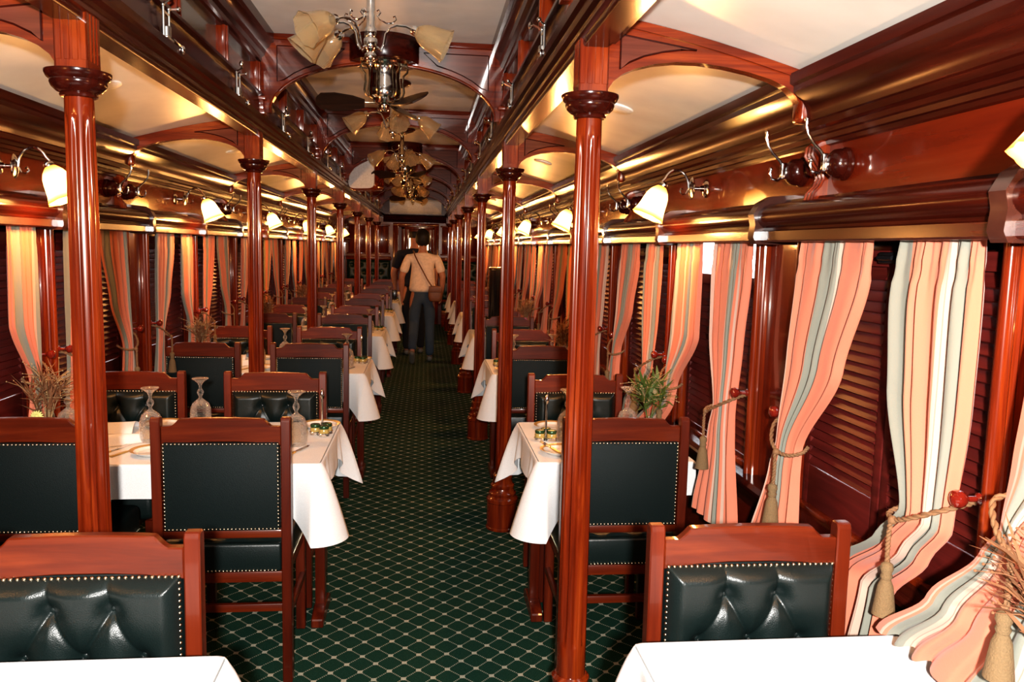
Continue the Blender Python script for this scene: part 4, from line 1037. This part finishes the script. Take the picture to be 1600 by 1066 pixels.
def put(mk, x, dy, k, rz, label, group):
    return mk((x, TY[k] + dy, CZ), rz, label, group)
for k in range(0, 6):
    o = ORD[k + 1]; LT_ = 'on the %s long table' % o; ST_ = 'on the %s small table' % o
    if k <= 4:
        for x, dy, w in ((-0.865, 0.0, 'beside the wall-seat plate'), (-0.735, 0.235, 'near the far edge by the middle'), (-0.285, -0.07, 'next to the condiment stand'), (-1.19, 0.03, 'by the bud vase')):
            put(mkG, x, dy, k, 0, 'upturned cut crystal goblet %s %s' % (w, LT_), 'upturned goblets')
        for x, dy, w in () if k == 2 else ((0.825, 0.0, 'next to the condiment stand'), (1.10, 0.06, 'by the bud vase')):
            put(mkG, x, dy, k, 0, 'upturned cut crystal goblet %s %s' % (w, ST_), 'upturned goblets')
        put(mkC, -0.205, 0.10, k, 0.4, 'chrome condiment stand with three green-lidded jars ' + LT_, 'condiment stands')
        put(mkC, 0.735, 0.0, k, 0.9, 'chrome condiment stand with three green-lidded jars ' + ST_, 'condiment stands')
    if k <= 3:
        for x, dy, w in ((-0.79, -0.20, 'at the near wall-seat place'), (-0.23, 0.245, 'at the far aisle corner'), (-0.90, 0.265, 'at the far wall-seat place')):
            put(mkP, x, dy, k, 0, 'gold rimmed white side plate %s %s' % (w, LT_), 'gold rimmed side plates')
        put(mkP, 0.765, -0.215, k, 0, 'gold rimmed white side plate at the near place ' + ST_, 'gold rimmed side plates')
        put(mkP, 0.80, 0.22, k, 0, 'gold rimmed white side plate at the far place ' + ST_, 'gold rimmed side plates')
    put(mkV, -1.185, -0.16, k, 0, 'slim chrome bud vase by the window ' + LT_, 'bud vases')
    put(mkV, 1.155, -0.08, k, 0, 'slim chrome bud vase by the window ' + ST_, 'bud vases')
    if k <= 1:
        put(mkK, -0.93, -0.25, k, -0.42, 'gilt handled butter knife pointing at the wall-seat napkin ' + LT_, 'cutlery')
        put(mkF, -0.985, -0.25, k, -0.30, 'gilt handled fork beside the butter knife ' + LT_, 'cutlery')
        put(mkK, -0.30, -0.27, k, -0.35, 'gilt handled butter knife at the aisle place ' + LT_, 'cutlery')
        put(mkF, -0.345, -0.26, k, -0.25, 'gilt handled fork at the aisle place ' + LT_, 'cutlery')
        put(mkN, -0.99, -0.03, k, -1.2, 'white folded napkin at the near wall-seat place ' + LT_, 'folded napkins')
        put(mkN, -1.08, 0.17, k, 1.7, 'white folded napkin at the far wall-seat place ' + LT_, 'folded napkins')
        o_ = mkK((0.745, TY[k] - 0.30, CZ + 0.0195), -0.12, 'butter knife lying across the near plate ' + ST_, 'cutlery')
        o_.rotation_euler = (0.0, 0, 0.25)
        put(mkN, 0.975, 0.21, k, 0.9, 'white folded napkin at the far place ' + ST_, 'folded napkins')
put(mkV, 1.215, -0.07, -1, 0, 'slim chrome bud vase by the window on the first small table', 'bud vases')
# small black pot with steel knob, next to the nearest vase
pot = thing('black_pot', 'small black lidded pot with a steel knob by the vase on the first small table', 'pot', (1.13, TY[-1] - 0.06, CZ))
B().lathe([(0.040, 0), (0.046, 0.005), (0.048, 0.05), (0.046, 0.055)], n=28).obj('pot_body', 'black', pot)
B().lathe([(0.049, 0.055), (0.049, 0.060), (0.030, 0.072), (0.0, 0.074)], n=28).obj('lid', 'black', pot)
B().lathe([(0.006, 0.072), (0.010, 0.076), (0.014, 0.084), (0.014, 0.092), (0.0, 0.096)], n=16).obj('lid_knob', 'chrome', pot)
# bouquets standing in the vases
def bouquet(loc, kind, label, seed, scale=1.15, rise=0.055):
    rnd = random.Random(seed)
    t = thing('flower_arrangement', label, 'flowers', loc, 0, 'flower arrangements by the windows')
    zb, zt = 0.014, 0.115
    stems = B(); tips = []
    for i in range(10):
        a = rnd.uniform(0, 6.28); q = rnd.uniform(0.2, 1)
        top = Vector((0.055 * q * math.cos(a), 0.055 * q * math.sin(a), zt + rise + rnd.uniform(0.02, 0.10) * scale))
        st_ = Vector((0.004 * math.cos(a), 0.004 * math.sin(a), zb)); m_ = Vector((0.010 * math.cos(a), 0.010 * math.sin(a), zt))
        stems.tube([st_, m_, top], 0.0013, 5); tips.append(top)
    stems.obj('stems', 'leafgreen' if kind == 'green' else 'leaftan', t)
    main = {'green': 'leafgreen', 'dried': 'leafbrown', 'mixed': 'leafbrown', 'pink': 'leafbrown'}[kind]
    lf = B()
    for i in range(150 if kind == 'green' else 170):
        a = rnd.uniform(0, 6.28); el = rnd.uniform(0.15, 1.35); L = rnd.uniform(0.05, 0.115) * scale
        base = rnd.choice(tips) * rnd.uniform(0.75, 1.0); base.z = max(base.z, zt + 0.006)
        dv = Vector((math.cos(a) * math.cos(el), math.sin(a) * math.cos(el), math.sin(el)))
        mid = base + dv * L * 0.5; end = base + dv * L + Vector((0, 0, -0.02 * rnd.random()))
        lf.blade([base, base.lerp(mid, .5), mid, mid.lerp(end, .5), end], (0.006 if kind == 'green' else 0.0032) * rnd.uniform(0.6, 1.2), up=(rnd.uniform(-.6, .6), rnd.uniform(-.6, .6), 1))
    lf.obj('foliage', main, t, 80)
    gr = B()
    for i in range(60):
        a = rnd.uniform(0, 6.28); el = rnd.uniform(-0.1, 1.0); L = rnd.uniform(0.05, 0.10) * scale
        base = rnd.choice(tips); dv = Vector((math.cos(a) * math.cos(el), math.sin(a) * math.cos(el), math.sin(el)))
        gr.tube([base, base + dv * L * .5 + Vector((0, 0, .006)), base + dv * L], [0.0012, 0.0010, 0.0005], 4); gr.ico((base + dv * L)[:], 0.0028)
    gr.obj('seed_sprays', 'leaftan' if kind != 'dried' else 'leafbrown', t)
    if kind in ('mixed', 'pink', 'green'):
        fl = B(); c0 = Vector((-0.012, -0.055, zt + 0.03))
        if kind == 'green': c0 = Vector((0.01, 0.0, zt + 0.10))
        for i in range(16):
            a = 2 * PI * i / 16
            fl.blade([c0, c0 + Vector((math.cos(a) * .012, -0.003, math.sin(a) * .012)), c0 + Vector((math.cos(a) * .025, 0.004, math.sin(a) * .025))], 0.005, up=(0, 1, 0))
        fl.sphere(c0[:], 0.008, 8, 6)
        fl.obj('flower_head', 'yellow' if kind == 'mixed' else ('pink' if kind == 'pink' else 'leaftan'), t)
bouquet((-1.185, TY[0] - 0.16, CZ), 'mixed', 'dried brown sprays with one yellow flower in the vase on the second long table', 1)
bouquet((1.155, TY[0] - 0.08, CZ), 'green', 'green spiky leaves in the vase on the second small table', 2, 1.1)
bouquet((1.215, TY[-1] - 0.07, CZ), 'dried', 'rust brown dried stems in the vase on the first small table', 3, 1.15, 0.10)
bouquet((-1.185, TY[1] - 0.16, CZ), 'pink', 'faded pink flower and brown foliage in the vase on the third long table', 4)
bouquet((-1.185, TY[2] - 0.16, CZ), 'dried', 'dark dried foliage in the vase on the fourth long table', 5)
bouquet((-1.185, TY[3] - 0.16, CZ), 'dried', 'dark dried foliage in the vase on the fifth long table', 6)
bouquet((1.155, TY[1] - 0.08, CZ), 'dried', 'brown dried foliage in the vase on the third small table', 7)
bouquet((1.155, TY[2] - 0.08, CZ), 'pink', 'reddish flower and dried foliage in the vase on the fourth small table', 8)
# tall black canister on a far small table
cnr = thing('tall_canister', 'tall black cylinder with brass rim standing on the fourth small table', 'canister', (0.925, TY[2] - 0.0, CZ))
B().lathe([(0.105, 0), (0.112, 0.01), (0.112, 0.60), (0.105, 0.605)], n=36).obj('canister_body', 'black', cnr)
B().lathe([(0.114, 0.595), (0.117, 0.600), (0.117, 0.618), (0.10, 0.622), (0.0, 0.624)], n=36).obj('brass_rim', 'brass', cnr)
B().box(0.03, 0.07, -0.112, -0.107, 0.20, 0.27, 0.002).obj('white_tag', 'plastic', cnr)

# ================================================================== PEOPLE
def skin_obj(name, chains, mat, parent, sub=2, root=0):
    """chains: lists of (x,y,z,r) or (x,y,z,rx,ry); a first item given as int refers to an earlier vertex"""
    V, R_, E = [], [], []
    for chn in chains:
        prev = None
        for it in chn:
            if isinstance(it, int): prev = it; continue
            V.append(it[:3]); R_.append((it[3], it[4] if len(it) > 4 else it[3])); idx = len(V) - 1
            if prev is not None: E.append((prev, idx))
            prev = idx
    me = bpy.data.meshes.new(name + '_skeleton'); me.from_pydata(V, E, [])
    o = bpy.data.objects.new(name + '_skeleton', me); C.objects.link(o)
    md = o.modifiers.new('Skin', 'SKIN'); md.use_smooth_shade = True; md.branch_smoothing = 0.6
    sv = me.skin_vertices[0].data
    for i, r in enumerate(R_): sv[i].radius = r; sv[i].use_root = (i == root)
    s2 = o.modifiers.new('Sub', 'SUBSURF'); s2.levels = sub; s2.render_levels = sub
    dg = bpy.context.evaluated_depsgraph_get(); dg.update()
    m2 = bpy.data.meshes.new_from_object(o.evaluated_get(dg)); m2.name = name
    for p in m2.polygons: p.use_smooth = True
    m2.materials.clear(); m2.materials.append(M[mat])
    bpy.data.objects.remove(o); bpy.data.meshes.remove(me)
    r = bpy.data.objects.new(name, m2); C.objects.link(r); r.parent = parent
    return r
def hand(chains, base, wrist, dirv, side, palm_r=0.024):
    """append a palm, four unequal bent fingers and a thumb; base = index of the wrist vertex"""
    w = Vector(wrist); d = Vector(dirv).normalized(); lat = Vector((0, 1, 0)); lat = (lat - d * lat.dot(d)).normalized(); curl = Vector((-side, 0, 0))
    k = sum(len([i for i in c if not isinstance(i, int)]) for c in chains)
    p1 = w + d * 0.045; p2 = w + d * 0.085
    chains.append([base, (*p1, 0.018, 0.032), (*p2, 0.015, 0.034)])
    pi_ = k + 1
    for q, L in zip((0.027, 0.009, -0.009, -0.026), (0.066, 0.075, 0.070, 0.054)):
        a = p2 + lat * q + d * 0.012; b_ = a + d * L * 0.5 + curl * 0.006; c_ = a + d * L * 0.85 + curl * 0.026
        chains.append([pi_, (*a, 0.0095), (*b_, 0.0088), (*c_, 0.0078)])
    a = w + d * 0.035 + lat * 0.032; b_ = a + d * 0.028 + lat * 0.018 + curl * 0.010; c_ = b_ + d * 0.030 + curl * 0.010
    chains.append([k, (*a, 0.012), (*b_, 0.0105), (*c_, 0.009)])
def person(label, loc, P, group=None):
    t = thing('person', label, 'person', loc, P.get('rz', 0))
    h = P['h'] / 1.75; sw = P['sw']
    ch = []
    # 0 pelvis,1 waist,2 chest,3 upper chest,4 neck,5 jaw,6 skull,7 crown
    ch.append([(0, 0.01, 0.97 * h, .118, .082), (0, 0.005, 1.10 * h, .115, .085), (0, 0.0, 1.27 * h, .15, .105), (0, -0.005, 1.40 * h, .100, .068), (0, 0.005, 1.50 * h, .052, .055),
               (0, 0.03, 1.575 * h, .060, .070), (0, 0.02, 1.645 * h, .074, .092), (0, 0.012, 1.705 * h, .058, .072)])
    ch.append([5, (0, 0.115, 1.61 * h, .012, .014)])                                   # nose
    n0 = 9
    arms = []
    for s in (-1, 1):
        el, wr = P['arm'][s]
        base = sum(len([i for i in c if not isinstance(i, int)]) for c in ch)
        ch.append([3, (s * sw, -0.005, 1.40 * h, .052), (*Vector(el).lerp(Vector((s * sw, -0.005, 1.405 * h)), .45), .050), (*el, .040), (*Vector(el).lerp(Vector(wr), .4), .040), (*wr, .026)])
        arms.append((base + 4, wr, Vector(wr) - Vector(el), s))
    legs = []
    for s in (-1, 1):
        kn_, an, to = P['leg'][s]
        hip = Vector((s * 0.092, 0, 0.91 * h))
        ch.append([0, (*hip, .092, .10), (*hip.lerp(Vector(kn_), .5), .076), (*kn_, .057), (*Vector(kn_).lerp(Vector(an), .35), .056), (*an, .038), (*to, .036, .030)])
    for a in arms: hand(ch, *a)
    skin_obj('body', ch, 'skin', t)
    # shirt: short sleeves, open hem at the hip
    sh = [[(0, 0, 0.93 * h, .205, .160), (0, 0, 1.0 * h, .188, .142), (0, 0.0, 1.12 * h, .178, .132), (0, -0.002, 1.28 * h, .182, .130), (0, -0.006, 1.41 * h, .150, .104), (0, 0.0, 1.48 * h, .080, .076)]]
    for s in (-1, 1):
        el, wr = P['arm'][s]; q = Vector((s * sw, -0.005, 1.405 * h))
        sh.append([4, (*q, .076), (*q.lerp(Vector(el), .5), .066), (*q.lerp(Vector(el), .86), .060)])
    skin_obj('shirt', sh, P['shirt'], t)
    tr = [[(0, 0, 1.03 * h, .150, .115), (0, 0, 0.97 * h, .172, .132), (0, -0.01, 0.90 * h, .180, .145)]]
    for s in (-1, 1):
        kn_, an, to = P['leg'][s]; hip = Vector((s * 0.095, -0.005, 0.86 * h)); kn_, an = Vector(kn_), Vector(an)
        tr.append([2, (*hip, .112, .118), (*hip.lerp(kn_, .5), .090), (*kn_, .070), (*kn_.lerp(an, .4), .069), (*kn_.lerp(an, 1.03), .058)])
    skin_obj('trousers', tr, P['trouser'], t)
    for s in (-1, 1):
        kn_, an, to = P['leg'][s]; an, to = Vector(an), Vector(to); d = (to - an); 
        heel = an + Vector((0, -0.035, -0.045)) if abs(d.y) > abs(d.z) * 1.2 else an + Vector((0, -0.045, -0.01))
        skin_obj('shoe', [[(*heel, .040, .040), (*(heel.lerp(to, .5) + Vector((0, 0, 0.004))), .046, .040), (*to, .044, .032), (*(to + (to - heel).normalized() * 0.05), .032, .024)]], 'shoe', t)
    hb_ = B()
    if P['hair'] == 'full':
        def hair(u, v):
            a = 2 * PI * u; b_ = PI * v
            n = noise.noise(Vector((3 * math.cos(a), 3 * math.sin(a), 4 * v))) * 0.010
            r = Vector((math.sin(b_) * math.cos(a), math.sin(b_) * math.sin(a), math.cos(b_)))
            sc_ = Vector((0.098 + n, 0.112 + n, 0.122 + n))
            p = Vector((r.x * sc_.x, r.y * sc_.y, r.z * sc_.z))
            if p.y > 0.03 and p.z < 0.05: p.y = 0.03 + (p.y - 0.03) * 0.12       # leaves the face free
            return (p.x, p.y + 0.012, p.z + 1.665 * h)
        hb_.grid(hair, 32, 20, closed_u=True)
        hb_.obj('hair', 'hair', t, 90)
    else:
        def hair(u, v):
            a = 2 * PI * u; b_ = PI * (0.34 + 0.30 * v)
            p = Vector((0.081 * math.sin(b_) * math.cos(a), 0.098 * math.sin(b_) * math.sin(a), 0.10 * math.cos(b_)))
            if p.y > 0.02: p.y = 0.02 + (p.y - 0.02) * 0.3
            return (p.x, p.y + 0.010, p.z + 1.655 * h)
        hb_.grid(hair, 32, 10, closed_u=True); hb_.obj('hair', 'hair', t, 90)
    for s in (-1, 1):
        e_ = B(); e_.sphere((s * 0.080, 0.022, 1.625 * h), 0.016, 10, 8, (0.45, 0.8, 1.5)); e_.obj('ear', 'skin', t)
        e_ = B(); e_.sphere((s * 0.030, 0.098, 1.635 * h), 0.011, 10, 8); e_.obj('eye', 'china', t)
    return t
woman = dict(h=1.74, sw=0.185, shirt='shirt', trouser='denim', hair='full', rz=0.0,
             arm={-1: ((-0.272, -0.03, 1.14), (-0.275, 0.06, 0.90)), 1: ((0.268, -0.04, 1.15), (0.255, 0.045, 0.93))},
             leg={1: ((0.10, 0.05, 0.51), (0.105, 0.06, 0.085), (0.11, 0.20, 0.035)), -1: ((-0.105, -0.02, 0.52), (-0.125, -0.30, 0.20), (-0.125, -0.265, 0.055))})
WX, WY = 0.185, 10.72
person('dark haired person in a cream T-shirt and jeans walking away down the aisle', (WX, WY, 0), woman)
man = dict(h=1.80, sw=0.20, shirt='navy', trouser='trouser', hair='short', rz=0.10,
           arm={-1: ((-0.300, -0.02, 1.17), (-0.265, 0.09, 0.96)), 1: ((0.295, -0.02, 1.17), (0.30, 0.09, 0.95))},
           leg={1: ((0.10, 0.06, 0.53), (0.105, 0.08, 0.085), (0.11, 0.22, 0.035)), -1: ((-0.10, 0.0, 0.53), (-0.105, -0.08, 0.085), (-0.11, 0.06, 0.035))})
MX, MY = 0.065, 11.52
person('person in a navy T-shirt and dark trousers walking ahead in the aisle', (MX, MY, 0), man)
bg_ = thing('shoulder_bag', 'brown leather shoulder bag worn across the back of the cream T-shirt', 'bag', (WX, WY, 0))
bb = B()
def bagf(u, v):
    a = 2 * PI * u; b_ = PI * (v - 0.5); 
    cx = math.copysign(abs(math.cos(a)) ** 0.6, math.cos(a)); cy = math.copysign(abs(math.sin(a)) ** 0.6, math.sin(a)); r = abs(math.cos(b_)) ** 0.35 if abs(v - .5) < .5 else 0.0
    return (0.17 + 0.095 * cx * r, -0.155 + 0.035 * cy * r, 0.93 + 0.105 * math.sin(b_))
bb.grid(bagf, 32, 14, closed_u=True); bb.obj('bag_body', 'bag', bg_, 70)
B().box(0.085, 0.255, -0.197, -0.188, 0.95, 1.03, 0.004).obj('flap', 'bag', bg_)
stp = B(); 
path = [Vector(p) for p in ((0.12, -0.16, 1.03), (0.06, -0.150, 1.12), (0.0, -0.142, 1.23), (-0.06, -0.135, 1.34), (-0.105, -0.105, 1.43), (-0.125, -0.03, 1.487), (-0.10, 0.08, 1.44), (0.0, 0.14, 1.25), (0.14, 0.13, 1.08), (0.215, 0.02, 1.0), (0.235, -0.13, 1.0))]
for a_, c_ in zip(path, path[1:]): pass
stp.tube(path, 0.009, 8); stp.obj('strap', 'bag', bg_, 70)
ph_ = B(); ph_.box(-0.035, 0.035, -0.006, 0.006, -0.07, 0.07, 0.005)
o = ph_.obj('phone', 'black'); o.location = (MX - 0.285, MY + 0.05, 0.845); tag(o, 'black phone held in the hand of the person in navy', 'phone')

# ================================================================== LIGHT AND CAMERA
def light(name, kind, loc, energy, col, **kw):
    l = bpy.data.lights.new(name, kind); l.energy = energy; l.color = col
    for k_, v_ in kw.items(): setattr(l, k_, v_)
    o = bpy.data.objects.new(name, l); C.objects.link(o); o.location = loc
    return o
for (x, y, z, sd) in SCON:
    light('sconce_light', 'POINT', (x, y, z), 8.0 if y < 2 else 16.0, (1.0, 0.44, 0.13), shadow_soft_size=0.03)
CX, CZc = 0.2207, 1.55
yaw, pitch, roll = 0.1096, 0.1156, 0.0240
fw = Vector((math.sin(yaw) * math.cos(pitch), math.cos(yaw) * math.cos(pitch), -math.sin(pitch)))
rt = Vector((math.cos(yaw), -math.sin(yaw), 0)); up = rt.cross(fw)
r2 = rt * math.cos(roll) + up * math.sin(roll); u2 = -rt * math.sin(roll) + up * math.cos(roll)
cam = bpy.data.cameras.new('camera'); co = bpy.data.objects.new('camera', cam); C.objects.link(co)
cam.sensor_fit = 'HORIZONTAL'; cam.sensor_width = 36; cam.lens = 1250 / 1600 * 36; cam.clip_start = 0.05
m4 = Matrix((( r2.x, u2.x, -fw.x, CX), (r2.y, u2.y, -fw.y, 0), (r2.z, u2.z, -fw.z, CZc), (0, 0, 0, 1)))
co.matrix_world = m4
S.camera = co
# the camera's flash gun, just above the lens
fl = light('camera_flash', 'SPOT', (CX + 0.01, -0.36, CZc + 0.13), 570, (1.0, 0.97, 0.93), shadow_soft_size=0.035, spot_size=math.radians(110), spot_blend=0.6)
fl.rotation_euler = m4.to_euler()
vl = light('vestibule_lamp', 'POINT', (0.3, 18.2, 2.2), 25, (1.0, 0.78, 0.5), shadow_soft_size=0.1)

w = bpy.data.worlds.new('World'); S.world = w; w.use_nodes = True
bgn = w.node_tree.nodes['Background']; bgn.inputs['Color'].default_value = (0.9, 0.95, 1.0, 1); bgn.inputs['Strength'].default_value = 5.0
S.view_settings.view_transform = 'Standard'
S.view_settings.look = 'Medium High Contrast'
S.view_settings.exposure = 0.04
